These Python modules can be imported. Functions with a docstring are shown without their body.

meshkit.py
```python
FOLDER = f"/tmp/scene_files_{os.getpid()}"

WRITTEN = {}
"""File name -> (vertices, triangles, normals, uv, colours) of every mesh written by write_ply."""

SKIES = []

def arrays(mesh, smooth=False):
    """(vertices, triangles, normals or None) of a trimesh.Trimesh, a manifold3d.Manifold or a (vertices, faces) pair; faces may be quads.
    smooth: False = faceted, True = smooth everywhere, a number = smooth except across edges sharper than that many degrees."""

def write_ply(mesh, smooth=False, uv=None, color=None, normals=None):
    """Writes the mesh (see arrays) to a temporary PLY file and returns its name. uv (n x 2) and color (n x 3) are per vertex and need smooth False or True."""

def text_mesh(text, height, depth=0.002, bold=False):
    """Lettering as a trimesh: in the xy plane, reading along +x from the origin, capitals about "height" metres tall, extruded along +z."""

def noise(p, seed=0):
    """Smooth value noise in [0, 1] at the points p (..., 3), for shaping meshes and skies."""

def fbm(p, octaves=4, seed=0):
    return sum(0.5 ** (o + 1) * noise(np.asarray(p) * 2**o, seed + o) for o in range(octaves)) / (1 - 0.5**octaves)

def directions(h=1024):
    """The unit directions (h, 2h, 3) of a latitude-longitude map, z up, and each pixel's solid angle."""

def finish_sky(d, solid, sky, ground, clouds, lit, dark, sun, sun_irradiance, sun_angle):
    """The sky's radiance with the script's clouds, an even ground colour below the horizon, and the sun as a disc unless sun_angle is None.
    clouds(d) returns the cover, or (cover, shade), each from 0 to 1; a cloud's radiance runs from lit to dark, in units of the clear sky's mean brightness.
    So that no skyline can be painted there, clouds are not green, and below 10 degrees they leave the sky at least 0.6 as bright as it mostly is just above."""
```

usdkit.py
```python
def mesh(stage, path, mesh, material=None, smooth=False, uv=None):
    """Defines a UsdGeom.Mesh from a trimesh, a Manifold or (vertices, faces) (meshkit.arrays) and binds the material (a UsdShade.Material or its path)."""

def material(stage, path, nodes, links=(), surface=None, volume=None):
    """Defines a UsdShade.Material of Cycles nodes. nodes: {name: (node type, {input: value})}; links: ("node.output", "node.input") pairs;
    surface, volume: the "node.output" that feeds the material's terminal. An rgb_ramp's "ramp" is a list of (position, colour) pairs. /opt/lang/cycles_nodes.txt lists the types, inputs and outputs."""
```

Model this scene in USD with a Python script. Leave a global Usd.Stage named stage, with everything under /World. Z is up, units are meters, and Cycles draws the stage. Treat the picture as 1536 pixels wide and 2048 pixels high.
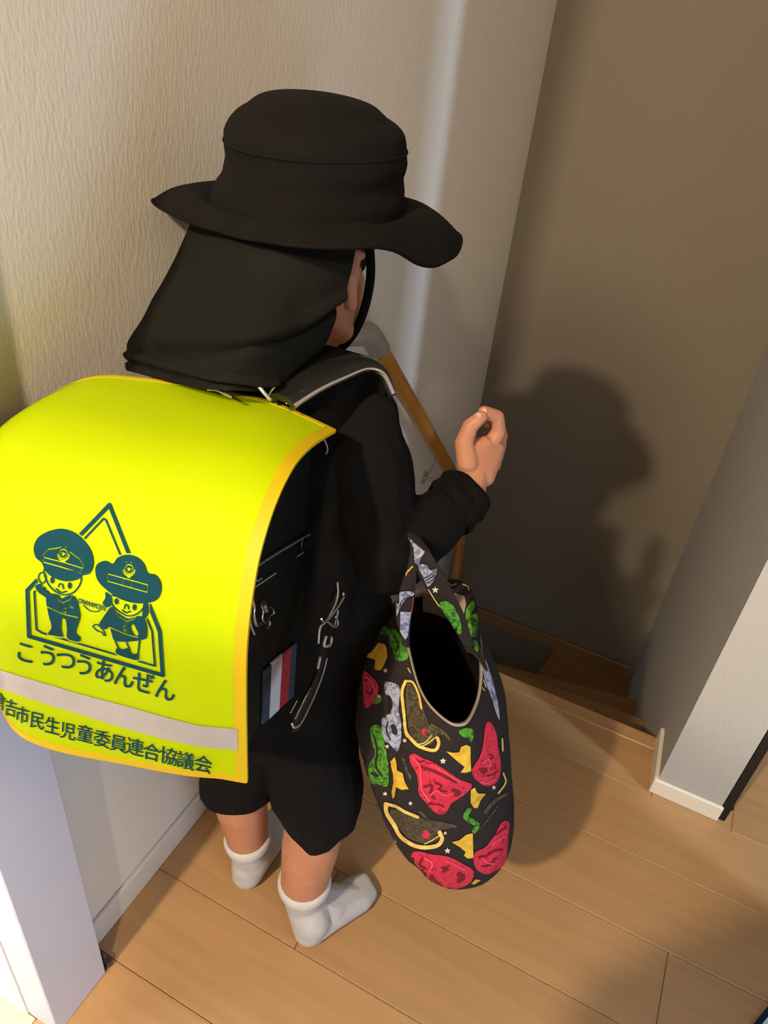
import math, json, numpy as np, trimesh, manifold3d as m3, usdkit, meshkit
import shapely
from scipy.spatial import Delaunay
from scipy.ndimage import gaussian_filter1d
from shapely.geometry import Polygon, LineString, Point
from shapely.ops import unary_union
from shapely import affinity
from pxr import Usd, UsdGeom, UsdLux, UsdShade, Gf, Sdf, Vt
stage = Usd.Stage.CreateInMemory()
UsdGeom.SetStageUpAxis(stage, 'Z'); UsdGeom.SetStageMetersPerUnit(stage, 1.0)
UsdGeom.Xform.Define(stage, '/World'); UsdGeom.Scope.Define(stage, '/World/Looks')
# ---------------------------------------------------------------- camera, lights, exposure
M = np.array([[0.89259, 0.44049, 0.09622], [0.32443, -0.47927, -0.8155], [-0.31311, 0.75912, -0.5707]])  # rows: camera right, down, forward
C = np.array([0, 0, 1.32]); F = 1500.0
cam = UsdGeom.Camera.Define(stage, '/World/camera')
cam.CreateHorizontalApertureAttr(36.0); cam.CreateVerticalApertureAttr(48.0); cam.CreateFocalLengthAttr(36.0 * F / 1536)
cam.CreateClippingRangeAttr(Gf.Vec2f(0.02, 100)); cam.CreateExposureAttr(0.0)
cam.AddTransformOp().Set(Gf.Matrix4d(*M[0], 0, *(-M[1]), 0, *(-M[2]), 0, *C, 1))
dome = UsdLux.DomeLight.Define(stage, '/World/sky_light'); dome.CreateIntensityAttr(0.16); dome.CreateColorAttr(Gf.Vec3f(0.70, 0.82, 1.0))
def rect_light(name, loc, aim, w, h, power, col):
    """a rectangular area light at loc facing aim"""
    l = UsdLux.RectLight.Define(stage, '/World/' + name); l.CreateWidthAttr(w); l.CreateHeightAttr(h)
    l.CreateIntensityAttr(power); l.CreateColorAttr(Gf.Vec3f(*col))
    z = np.array(loc, float) - np.array(aim, float); z /= np.linalg.norm(z)
    x = np.cross([0, 0, 1.0], z); x /= np.linalg.norm(x); y = np.cross(z, x)
    l.AddTransformOp().Set(Gf.Matrix4d(*x, 0, *y, 0, *z, 0, *map(float, loc), 1))
WARM = (1.0, 0.80, 0.55)
# unseen cool light at the right, lighting the lower left wall and jamb
rect_light('unseen_cool_light', (.63, .12, .50), (-.6, .25, .42), .55, .70, 7.0, (0.60, 0.79, 1.0))
# unseen cool source beyond the pillar, throwing a narrow strip on the left wall
rect_light('unseen_strip_light', (2.0, 0.406, 1.5), (-0.5, 1.45, 0.9), 0.12, 1.3, 62.0, (0.62, 0.78, 1.0))
# light out of view, lighting the bright room on the left
rect_light('left_room_light', (-1.40, -0.25, 1.1), (-1.05, 0.27, 0.1), 0.6, 1.0, 8.0, (0.86, 0.92, 1.0))
# ---------------------------------------------------------------- helpers
used = {}
def numbered(path):
    k = used.get(path, -1) + 1; used[path] = k
    return path if k == 0 else '%s_%03d' % (path, k)
def tag(p, label=None, cat=None, group=None, kind=None):
    p = p.GetPrim() if hasattr(p, 'GetPrim') else p
    for k, v in (('label', label), ('category', cat), ('group', group), ('kind', kind)):
        if v: p.SetCustomDataByKey(k, v)
    return p
def thing(name, label, cat, kind=None):
    x = UsdGeom.Xform.Define(stage, numbered('/World/' + name)); tag(x, label, cat, None, kind); return x.GetPrim()
def obj(name, mesh, m, parent=None, label=None, smooth=False, cat=None, kind=None):
    base = str(parent.GetPath()) if parent else '/World'
    p = usdkit.mesh(stage, numbered(base + '/' + name), mesh, m, smooth=smooth).GetPrim()
    tag(p, label, cat, None, kind); return p
def struct(name, mesh, m, label, cat, parent=None, smooth=False):
    return obj(name, mesh, m, parent, label, smooth, cat, 'structure')
def at(px, py, **k):
    """the point on the sight line of a photo pixel that lies on a plane X=, Y= or Z="""
    d = M.T @ np.array([px - 768.0, py - 1024.0, F]); i = 'XYZ'.index(list(k)[0]); v = list(k.values())[0]
    return C + d * (v - C[i]) / d[i]
def box(a, b, bev=0.0015):
    a, b = np.minimum(a, b).astype(float), np.maximum(a, b).astype(float)
    r = min(bev, 0.45 * (b - a).min())
    if r <= 0: return trimesh.creation.box(bounds=[a, b])
    pts = []
    for s in np.ndindex(2, 2, 2):
        c = np.where(s, b, a); sg = np.where(s, -1, 1)
        for k in range(3): q = c + sg * r; q[k] = c[k]; pts.append(q)
    return trimesh.convex.convex_hull(np.array(pts))
def tube(P, r, n=10, cap=True, flat=None):
    """tube along points P; r a number or one per point; flat=(width factor, normal) squashes"""
    P = np.array(P, float); k = len(P); r = np.broadcast_to(r, (k,)).astype(float)
    T = np.gradient(P, axis=0); T /= np.linalg.norm(T, axis=1)[:, None]
    ref = np.array([0, 0, 1.0]) if abs(T[0][2]) < .9 else np.array([1.0, 0, 0])
    N = np.cross(T[0], ref); N /= np.linalg.norm(N); V = []
    for i in range(k):
        N = N - T[i] * (N @ T[i]); N /= np.linalg.norm(N); B = np.cross(T[i], N)
        for a in np.linspace(0, 2 * np.pi, n, endpoint=False): V.append(P[i] + r[i] * (math.cos(a) * N + math.sin(a) * B))
    V += [P[0], P[-1]]; Fc = []
    for i in range(k - 1):
        for j in range(n):
            a, b, c, d = i * n + j, i * n + (j + 1) % n, (i + 1) * n + (j + 1) % n, (i + 1) * n + j
            Fc += [[a, b, c], [a, c, d]]
    for j in range(n):
        Fc += [[k * n, (j + 1) % n, j], [k * n + 1, (k - 1) * n + j, (k - 1) * n + (j + 1) % n]]
    return trimesh.Trimesh(V, Fc, process=False)
def spline(P, n=40):
    """Catmull-Rom through P"""
    P = np.array(P, float); Q = np.vstack([2 * P[0] - P[1], P, 2 * P[-1] - P[-2]]); out = []
    m = len(P) - 1
    for t in np.linspace(0, m, n):
        i = min(int(t), m - 1); s = t - i; a, b, c, d = Q[i:i + 4]
        out.append(.5 * (2 * b + (c - a) * s + (2 * a - 5 * b + 4 * c - d) * s * s + (3 * b - a - 3 * c + d) * s ** 3))
    return np.array(out)
def refine_grid(P, nu, nv):
    """Catmull-Rom refinement of a control grid P[i, j, 3]"""
    P = np.array(P, float)
    A = np.stack([spline(P[i], nv) for i in range(P.shape[0])])
    return np.stack([spline(A[:, j], nu) for j in range(nv)], 1)
def sheet(G, t=0.002):
    """closed thin solid from a point grid"""
    G = np.array(G, float); n, m = G.shape[:2]
    du = np.gradient(G, axis=0); dv = np.gradient(G, axis=1); N = np.cross(du, dv); N /= np.maximum(np.linalg.norm(N, axis=2), 1e-12)[..., None]
    V = np.vstack([(G + N * t / 2).reshape(-1, 3), (G - N * t / 2).reshape(-1, 3)]); o = n * m; f = []
    I = np.arange(n * m).reshape(n, m)
    a, b, c, d = I[:-1, :-1].ravel(), I[1:, :-1].ravel(), I[1:, 1:].ravel(), I[:-1, 1:].ravel()
    f = [np.c_[a, b, c], np.c_[a, c, d], np.c_[a, c, b] + o, np.c_[a, d, c] + o]
    rim = np.r_[I[0, :], I[1:, -1], I[-1, -2::-1], I[-2:0:-1, 0]]; nx = np.roll(rim, -1)
    f += [np.c_[rim, rim + o, nx], np.c_[nx, rim + o, nx + o]]
    return trimesh.Trimesh(V, np.vstack(f), process=False)
def loft(R, cap0=True, cap1=True):
    """closed rings R[k, n, 3] -> mesh"""
    R = np.array(R, float); k, n = R.shape[:2]; V = list(R.reshape(-1, 3)); f = []
    for i in range(k - 1):
        for j in range(n):
            a, b, c, d = i * n + j, i * n + (j + 1) % n, (i + 1) * n + (j + 1) % n, (i + 1) * n + j
            f += [[a, b, c], [a, c, d]]
    for on, row, fl in ((cap0, 0, True), (cap1, k - 1, False)):
        if on:
            V.append(R[row].mean(0)); q = len(V) - 1
            for j in range(n):
                a, b = row * n + j, row * n + (j + 1) % n
                f.append([q, b, a] if fl else [q, a, b])
    return trimesh.Trimesh(V, f, process=False)
def sph(c, r, n=16):
    if np.ndim(r) == 0: r = (r, r, r)
    return m3.Manifold.sphere(1.0, n).scale([float(x) for x in r]).translate([float(x) for x in c])
def bone(a, ra, b, rb, n=16): return m3.Manifold.batch_hull([sph(a, ra, n), sph(b, rb, n)])
def chain(pts, n=16): return [bone(p[:3], p[3], q[:3], q[3], n) for p, q in zip(pts[:-1], pts[1:])]
def union(L): return m3.Manifold.batch_boolean(L, m3.OpType.Add)
def tm(man):
    q = man.to_mesh(); return trimesh.Trimesh(np.array(q.vert_properties[:, :3]), np.array(q.tri_verts), process=True)
def skin(parts, pitch=0.008, it=12, wrinkle=0, wscale=18, seed=3, stretch=(1, 1, 1)):
    g = tm(union(parts).refine_to_length(pitch))
    trimesh.smoothing.filter_taubin(g, lamb=.5, nu=.52, iterations=it)
    if wrinkle:
        p = np.array(g.vertices); w = meshkit.fbm(p * wscale * np.array(stretch), 3, seed) - .5
        w2 = np.abs(meshkit.noise(p * wscale * .7 * np.array(stretch) + 9.1, seed + 5) - .5) * 2
        g.vertices = p + g.vertex_normals * ((w + .5 * (w2 - .5)) * wrinkle)[:, None]
    return g
def raycast(pix, mesh):
    """where the sight lines of photo pixels first meet the mesh -> points, normals, hit mask (used to lay prints ON real surfaces)"""
    V, Fc = np.array(mesh.vertices), np.array(mesh.faces)
    q = (V - C) @ M.T; uv = q[:, :2] / q[:, 2:] * F + [768, 1024]
    P = np.zeros((len(pix), 3)); N = np.zeros((len(pix), 3)); hit = np.zeros(len(pix), bool)
    T = uv[Fc]; lo, hi = T.min(1), T.max(1); A = V[Fc[:, 0]]; nn = np.cross(V[Fc[:, 1]] - A, V[Fc[:, 2]] - A)
    for i, (x, y) in enumerate(pix):
        c = np.nonzero((lo[:, 0] <= x) & (hi[:, 0] >= x) & (lo[:, 1] <= y) & (hi[:, 1] >= y))[0]
        if not len(c): continue
        a, b, d = T[c, 0], T[c, 1], T[c, 2]; p = np.array([x, y])
        den = (b[:, 1] - d[:, 1]) * (a[:, 0] - d[:, 0]) + (d[:, 0] - b[:, 0]) * (a[:, 1] - d[:, 1]); den = np.where(abs(den) < 1e-9, 1e-9, den)
        w0 = ((b[:, 1] - d[:, 1]) * (x - d[:, 0]) + (d[:, 0] - b[:, 0]) * (y - d[:, 1])) / den
        w1 = ((d[:, 1] - a[:, 1]) * (x - d[:, 0]) + (a[:, 0] - d[:, 0]) * (y - d[:, 1])) / den
        ok = (w0 > -1e-6) & (w1 > -1e-6) & (w0 + w1 < 1 + 1e-6); c = c[ok]
        if not len(c): continue
        d = M.T @ np.array([x - 768, y - 1024, F]); t = ((A[c] - C) * nn[c]).sum(1) / (nn[c] @ d)
        t = np.where(t > 0, t, 9e9); k = t.argmin(); P[i] = C + d * t[k]
        n = nn[c[k]] / np.linalg.norm(nn[c[k]]); N[i] = n if n @ d < 0 else -n; hit[i] = True
    return P, N, hit
def decal(shape, mesh, lift=0.0008, step=4, jump=0.03):
    """a flat print with the outline of a shapely shape (photo pixels), laid on the surface of mesh"""
    out = []
    for g in getattr(shape, 'geoms', [shape]):
        if g.is_empty or g.area < 1.5 or g.geom_type != 'Polygon': continue
        g = g.segmentize(step); x0, y0, x1, y1 = g.bounds
        v = np.array([p for r in (g.exterior, *g.interiors) for p in r.coords[:-1]])
        gx, gy = np.meshgrid(np.arange(x0, x1, step * 1.5), np.arange(y0, y1, step * 1.5)); gp = np.c_[gx.ravel(), gy.ravel()]
        v = np.vstack([v, gp[shapely.contains_xy(g.buffer(-step * .4), gp[:, 0], gp[:, 1])]]); v = np.unique(v.round(4), axis=0)
        f = Delaunay(v).simplices; m_ = v[f].mean(1); f = f[shapely.contains_xy(g, m_[:, 0], m_[:, 1])]
        P, N, h = raycast(v, mesh)
        f = f[h[f].all(1)]
        if not len(f): continue
        e = np.linalg.norm(P[f] - P[np.roll(f, 1, axis=1)], axis=2).max(1); f = f[e < jump]
        if not len(f): continue
        # average normals so that the print stays clear of the facets
        P2 = P + N * lift
        w = np.cross(P2[f[:, 1]] - P2[f[:, 0]], P2[f[:, 2]] - P2[f[:, 0]]); toward = ((C - P2[f[:, 0]]) * w).sum(1)
        f[toward < 0] = f[toward < 0][:, ::-1]
        q = trimesh.Trimesh(P2, f, process=False); q.remove_unreferenced_vertices(); out.append(q)
    return trimesh.util.concatenate(out) if out else None
# ---------------------------------------------------------------- materials
def mat(name, col, rough=.6, spec=.4, metal=0, bump=None, var=None, sheen=0, extra=None, ramp=(.36, .64), warp=0):
    """bump=(scale xyz, strength, distance); var=(scale xyz, dark factor) tone variation"""
    n = {'p': ('principled_bsdf', {'base_color': col, 'roughness': rough, 'specular_ior_level': spec, 'metallic': metal, 'sheen_weight': sheen, **(extra or {})}),
         'g': ('geometry', {})}; L = []
    if bump:
        n['m'] = ('mapping', {'scale': bump[0]}); n['nz'] = ('noise_texture', {'scale': 1.0, 'detail': 3.0}); n['b'] = ('bump', {'strength': bump[1], 'distance': bump[2]})
        L += [('g.position', 'm.vector'), ('m.vector', 'nz.vector'), ('nz.fac', 'b.height'), ('b.normal', 'p.normal')]
    if var:
        n['m2'] = ('mapping', {'scale': var[0]}); n['n2'] = ('noise_texture', {'scale': 1.0, 'detail': 4.0, 'distortion': warp})
        c2 = tuple(np.array(col) * var[1]) if np.ndim(var[1]) == 0 else var[1]
        n['r'] = ('rgb_ramp', {'ramp': [(ramp[0], c2), (ramp[1], col)]})
        L += [('g.position', 'm2.vector'), ('m2.vector', 'n2.vector'), ('n2.fac', 'r.fac'), ('r.color', 'p.base_color')]
    return usdkit.material(stage, '/World/Looks/' + name, n, L, 'p.BSDF')
W = {
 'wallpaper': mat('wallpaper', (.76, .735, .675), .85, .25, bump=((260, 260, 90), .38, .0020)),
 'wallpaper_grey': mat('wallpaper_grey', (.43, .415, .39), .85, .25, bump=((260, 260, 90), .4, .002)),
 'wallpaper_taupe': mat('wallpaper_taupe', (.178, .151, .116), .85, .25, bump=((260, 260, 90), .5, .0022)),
 'white_panel': mat('white_panel', (.62, .66, .80), .5, .4),
 'white_paint': mat('white_paint', (.86, .86, .86), .5, .4),
 'baseboard': mat('baseboard', (.72, .70, .66), .45, .4),
 'pale_trim': mat('pale_trim', (.80, .74, .62), .45, .4, var=((4, 4, 60), .95)),
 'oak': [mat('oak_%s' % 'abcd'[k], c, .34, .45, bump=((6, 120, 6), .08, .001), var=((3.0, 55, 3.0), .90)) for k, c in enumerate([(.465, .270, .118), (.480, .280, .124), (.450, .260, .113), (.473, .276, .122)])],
 'pale_oak': mat('pale_oak', (.75, .55, .38), .4, .4, var=((50, 3, 3), .92)),
 'dark_gap': mat('dark_gap', (.02, .016, .012), .9, .1),
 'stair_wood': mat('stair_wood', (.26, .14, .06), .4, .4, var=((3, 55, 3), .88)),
 'rail_wood': mat('rail_wood', (.50, .225, .035), .35, .5, var=((60, 12, 12), .88)),
 'grey_resin': mat('grey_resin', (.30, .275, .235), .35, .5),
 'bracket': mat('bracket_metal', (.50, .44, .36), .35, .5, .3),
 'hat': mat('hat_cloth', (.0034, .0030, .0028), .9, .12, bump=((900, 900, 900), .25, .0006), sheen=.0),
 'flap': mat('flap_cloth', (.0048, .0047, .0036), .9, .12, bump=((900, 900, 900), .25, .0006), sheen=.0),
 'brim_under': mat('brim_under_cloth', (.42, .42, .44), .8, .2),
 'jacket': mat('jacket_cloth', (.0034, .0033, .0033), .9, .12, bump=((700, 700, 700), .25, .0007), sheen=.0),
 'shorts': mat('shorts_cloth', (.0040, .0040, .0048), .9, .12, bump=((700, 700, 700), .25, .0007), sheen=.0),
 'skin': mat('skin', (.50, .235, .135), .5, .35, bump=((300, 300, 300), .08, .0006), var=((30, 30, 30), (.47, .205, .115)), extra={'subsurface_weight': .12, 'subsurface_scale': .006, 'subsurface_radius': (1, .35, .2)}),
 'nail': mat('nail', (.62, .34, .26), .3, .5),
 'lips': mat('lips', (.42, .13, .10), .45, .4), 'eye_white': mat('eye_white', (.8, .8, .78), .2, .5), 'iris': mat('iris', (.02, .01, .006), .2, .6),
 'hair': mat('hair', (.008, .006, .005), .5, .4, bump=((500, 500, 60), .5, .001)),
 'sock': mat('sock_knit', (.50, .49, .50), .95, .15, bump=((420, 420, 300), .6, .0012), sheen=.08),
 'sock_cuff': mat('sock_cuff', (.62, .59, .58), .95, .15, bump=((700, 700, 200), .6, .001)),
 'sock_line': mat('sock_line', (.42, .42, .47), .95, .15),
 'cover': mat('fluorescent_fabric', (.36, .47, .001), .6, .05, bump=((700, 700, 700), .15, .0004)),
 'binding': mat('binding_tape', (.50, .36, .002), .6, .3, bump=((900, 900, 900), .3, .0006)),
 'reflective': mat('reflective_tape', (.32, .315, .32), .30, .5, bump=((400, 400, 400), .10, .0005), var=((60, 60, 60), .93)),
 'teal': mat('teal_ink', (.003, .038, .052), .8, .1),
 'leather': mat('black_leather', (.0028, .0036, .0026), .55, .2, bump=((400, 400, 400), .15, .0006)),
 'shiny_leather': mat('strap_leather', (.009, .010, .009), .28, .5, bump=((350, 350, 350), .2, .0008)),
 'silver_piping': mat('silver_piping', (.62, .61, .57), .22, .6, .75),
 'grey_piping': mat('grey_piping', (.34, .33, .31), .4, .5),
 'chrome': mat('chrome', (.62, .64, .68), .15, .5, 1.0),
 'dark_metal': mat('dark_metal', (.10, .10, .10), .3, .5, 1.0),
 'patch_navy': mat('patch_navy', (.028, .045, .07), .6, .3), 'patch_white': mat('patch_white', (.52, .52, .55), .6, .3), 'patch_red': mat('patch_red', (.30, .022, .028), .6, .3),
 'canvas': mat('black_canvas', (.020, .016, .016), .85, .2, bump=((800, 800, 800), .3, .0007)),
 'canvas_inside': mat('bag_inside', (.009, .008, .007), .9, .1), 'lining': mat('bag_lining', (.34, .28, .22), .85, .2),
 'p_red': mat('print_red', (.56, .028, .062), .8, .2, var=((120, 120, 120), (.24, .010, .024)), ramp=(.34, .46), warp=1.5),
 'p_dark_red': mat('print_dark_red', (.16, .010, .020), .8, .2), 'p_rose': mat('print_rose', (.72, .075, .12), .8, .2),
 'p_yellow': mat('print_yellow', (.68, .47, .05), .8, .2, var=((80, 80, 80), (.55, .33, .025))),
 'p_pale_yellow': mat('print_pale_yellow', (.72, .56, .13), .8, .2, var=((90, 90, 90), (.62, .42, .10))),
 'p_olive': mat('print_olive', (.095, .075, .040), .85, .2, var=((140, 140, 140), (.040, .033, .022)), ramp=(.45, .55), warp=2),
 'p_green': mat('print_green', (.085, .30, .025), .8, .2, var=((120, 120, 120), (.022, .09, .010)), ramp=(.42, .54), warp=1.5),
 'p_blue': mat('print_blue', (.34, .38, .52), .8, .2, var=((110, 110, 110), (.13, .15, .22)), ramp=(.42, .52), warp=1.5), 'p_cream': mat('print_cream', (.66, .58, .50), .8, .2), 'p_orange': mat('print_orange', (.6, .2, .02), .8, .2),
 'adult_top': mat('adult_top', (.05, .06, .09), .85, .2), 'adult_trousers': mat('adult_trousers', (.03, .035, .05), .85, .2), 'slipper': mat('slipper', (.25, .22, .20), .8, .2), 'screen': mat('screen_glass', (.01, .01, .012), .1, .5),
 'ceiling_paint': mat('ceiling_paint', (.45, .44, .42), .9, .2), 'dark_wood': mat('dark_wood', (.16, .10, .06), .5, .4),  # tones of unseen surfaces, kept dark to limit bounced light
 'mat_blue': mat('mat_blue', (.55, .80, .90), .9, .2), 'mat_navy': mat('mat_navy', (.01, .02, .06), .9, .2),
 'bulb': usdkit.material(stage, '/World/Looks/bulb_glass', {'e': ('emission', {'color': WARM, 'strength': 30.0})}, [], 'e.emission'),
}
# ---------------------------------------------------------------- the room
XL, YN, YF = -0.578, 1.30, 2.09          # left wall, stair nosing, far wall
P0, P1 = np.array([.200, 1.163]), np.array([.137, YF])          # stairwell's right wall runs a little askew
RW = (P1 - P0) / np.linalg.norm(P1 - P0)
fl = thing('floor', 'honey-coloured wooden plank floor of the upstairs hall', 'floor', 'structure')
obj('subfloor', box((-.60, -2.2, -.06), (2.2, YN - .01, -.0125)), W['dark_gap'], fl)
rng = np.random.default_rng(4); rows = [.381 + .1533 * k for k in range(-14, 6)] + [1.272]
for k, (y0, y1) in enumerate(zip(rows[:-1], rows[1:])):
    x = -.575; off = .281 if k <= 14 or k == 16 else .62
    cuts = sorted({-.575, 2.2, *[c for c in (off - .909, off, off + .909, off + 1.818) if -.50 < c < 2.15]})
    if k >= 19: cuts = [-.575, .20]
    for a, b in zip(cuts[:-1], cuts[1:]):
        obj('plank', box((a + .0004, y0 + .0004, -.012), (b - .0004, y1 - .0004, 0), .0011), W['oak'][rng.integers(4)], fl)
obj('stair_nosing', trimesh.util.concatenate([box((-.575, 1.2725, -.03), (.199, YN + .012, .0005), .003)]), W['oak'][1], fl)
obj('plank', box((.2005, 1.1475, -.012), (.3595, 1.20, 0), .0008), W['oak'][1], fl)
obj('plank', box((.36, 1.147, -.012), (2.2, 1.9, 0)), W['oak'][2], fl)
struct('wall_left', box((XL - .12, .361, -1.4), (XL, YF + .1, 2.4), 0), W['wallpaper'], 'cream textured wallpaper wall beside the stairs and handrail', 'wall')
struct('baseboard_left', box((XL, .361, 0), (XL + .008, YN - .002, .062), .002), W['baseboard'], 'pale baseboard along the foot of the left wall', 'baseboard')
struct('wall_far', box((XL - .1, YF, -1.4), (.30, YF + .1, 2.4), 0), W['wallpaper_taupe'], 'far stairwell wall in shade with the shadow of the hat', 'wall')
struct('baseboard_far', box((XL, YF - .008, -.57), (.137, YF, -.515), .002), W['stair_wood'], 'dark baseboard at the foot of the far stairwell wall', 'baseboard')
# pillar at the right with its front face to the hall; its left face runs on as the stairwell's right wall
q = [P0, P1, P1 + [.127, 0], P0 + [.127, .0]]
pil = trimesh.creation.extrude_polygon(Polygon([P0, P1, (P1[0] + .127, P1[1]), (P0[0] + .127, P0[1])]), 3.8, engine='earcut'); pil.apply_translation([0, 0, -1.4])
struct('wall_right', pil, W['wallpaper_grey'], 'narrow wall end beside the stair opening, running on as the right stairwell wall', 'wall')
def skew(a, b, z0, z1, t):
    """baseboard on the askew wall face from P0 + a to P0 + b along it"""
    nrm = np.array([-RW[1], RW[0]]); p, r = P0 + RW * a, P0 + RW * b
    m = trimesh.creation.extrude_polygon(Polygon([p, r, r + nrm * t, p + nrm * t]), z1 - z0, engine='earcut'); m.apply_translation([0, 0, z0]); return m
bb = thing('baseboard_right', 'pale baseboard round the foot of the narrow wall end', 'baseboard', 'structure')
obj('front_board', box((.192, 1.155, 0), (.331, 1.163, .042), .002), W['pale_trim'], bb)
obj('side_board', skew(.0, .140, 0, .042, .008), W['pale_trim'], bb)
# dark shoe cupboard standing right of the pillar, only its corner in view
cb = thing('cupboard', 'dark cupboard at the right edge beyond the narrow wall end', 'cupboard')
obj('body', box((.425, 1.42, .03), (1.0, 1.80, .9), .003), W['leather'], cb); obj('plinth', box((.435, 1.43, 0), (.99, 1.79, .03), 0), W['dark_gap'], cb)
struct('trim_2', box((.3285, 1.163, 0), (.345, 1.185, 2.4), .001), W['dark_gap'], 'dark strip along the right side of the wall end', 'trim')  # near-black strip standing beside the wall end
# stairs going down
st = thing('staircase', 'brown wooden stairs going down behind the hall floor edge', 'stairs', 'structure')
def prism(pts, z0, z1):
    m = trimesh.creation.extrude_polygon(Polygon(pts), z1 - z0, engine='earcut'); m.apply_translation([0, 0, z0]); return m
rx = lambda y: P0[0] + (P1[0] - P0[0]) * (y - P0[1]) / (P1[1] - P0[1]) - .001
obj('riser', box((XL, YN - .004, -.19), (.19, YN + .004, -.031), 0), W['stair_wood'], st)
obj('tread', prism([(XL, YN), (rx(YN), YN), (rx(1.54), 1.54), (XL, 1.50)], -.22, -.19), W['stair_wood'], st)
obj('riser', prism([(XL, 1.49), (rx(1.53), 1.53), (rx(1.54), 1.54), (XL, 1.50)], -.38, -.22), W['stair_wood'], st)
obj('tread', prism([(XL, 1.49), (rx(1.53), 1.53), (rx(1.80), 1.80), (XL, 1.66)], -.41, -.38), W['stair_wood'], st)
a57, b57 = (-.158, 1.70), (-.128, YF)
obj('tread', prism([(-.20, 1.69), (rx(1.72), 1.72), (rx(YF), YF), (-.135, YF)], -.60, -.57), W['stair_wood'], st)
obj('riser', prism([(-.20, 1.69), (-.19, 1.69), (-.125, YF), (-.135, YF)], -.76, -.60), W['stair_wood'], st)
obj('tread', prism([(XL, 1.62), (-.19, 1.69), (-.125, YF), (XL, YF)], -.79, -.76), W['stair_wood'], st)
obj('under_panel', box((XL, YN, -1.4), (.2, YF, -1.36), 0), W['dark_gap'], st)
# unseen hall wall and ceiling: wall edge cuts light strip, dark tones limit bounce
struct('unseen_hall_wall', box((.64, -2.2, -.012), (.74, .90, 2.4), 0), W['dark_wood'], 'unseen dark wall right of the camera, cutting the light strip on the left wall', 'wall')
struct('ceiling', box((-.70, -2.2, 2.4), (.75, YF + .1, 2.5), 0), W['ceiling_paint'], 'ceiling over hall and stairs', 'ceiling')
# the doorway in the left wall: jamb and the bright room behind it
jb = thing('trim_1', 'grey-white door jamb at the lower left, end on to the hall', 'trim', 'structure')
obj('casing', box((-.70, .262, 0), (-.531, .360, 2.05), .0015), W['white_panel'], jb)
obj('stop_strip', box((-.70, .2585, 0), (-.590, .262, 2.05), .001), W['white_paint'], jb)
struct('wall_left_room', box((-1.9, .27, -.012), (-.70, .37, 2.4), 0), W['white_paint'], 'bright white wall of the room left of the jamb', 'wall')
struct('baseboard_left_room', box((-1.9, .262, 0), (-.602, .2705, .03), .002), W['white_paint'], 'white baseboard in the bright room left of the jamb', 'baseboard')
lf = thing('floor_left_room', 'pale sunlit plank floor in the room left of the jamb', 'floor', 'structure')
for k in range(8):
    obj('plank', box((-1.9 + .153 * k * 1.1, -1.5, -.012), (-1.9 + .153 * (k + 1) * 1.1 - .001 if k < 7 else -.5755, .262, 0), .001), W['pale_oak'], lf)
dg = thing('door_guide', 'small black door guide on the floor at the foot of the jamb', 'door guide')
obj('plate', box((-.569, .3605, .0), (-.535, .372, .006), .001), W['dark_metal'], dg)
obj('strip', box((-.569, .3605, 0), (-.532, .3635, .055), .0008), W['dark_gap'], dg)
obj('pin', trimesh.creation.cylinder(.006, .012, sections=16, transform=trimesh.transformations.translation_matrix([-.534, .370, .012])), W['dark_metal'], dg)
mt = thing('floor_mat', 'pale blue mat with a dark edge at the bottom right corner', 'mat')
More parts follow.
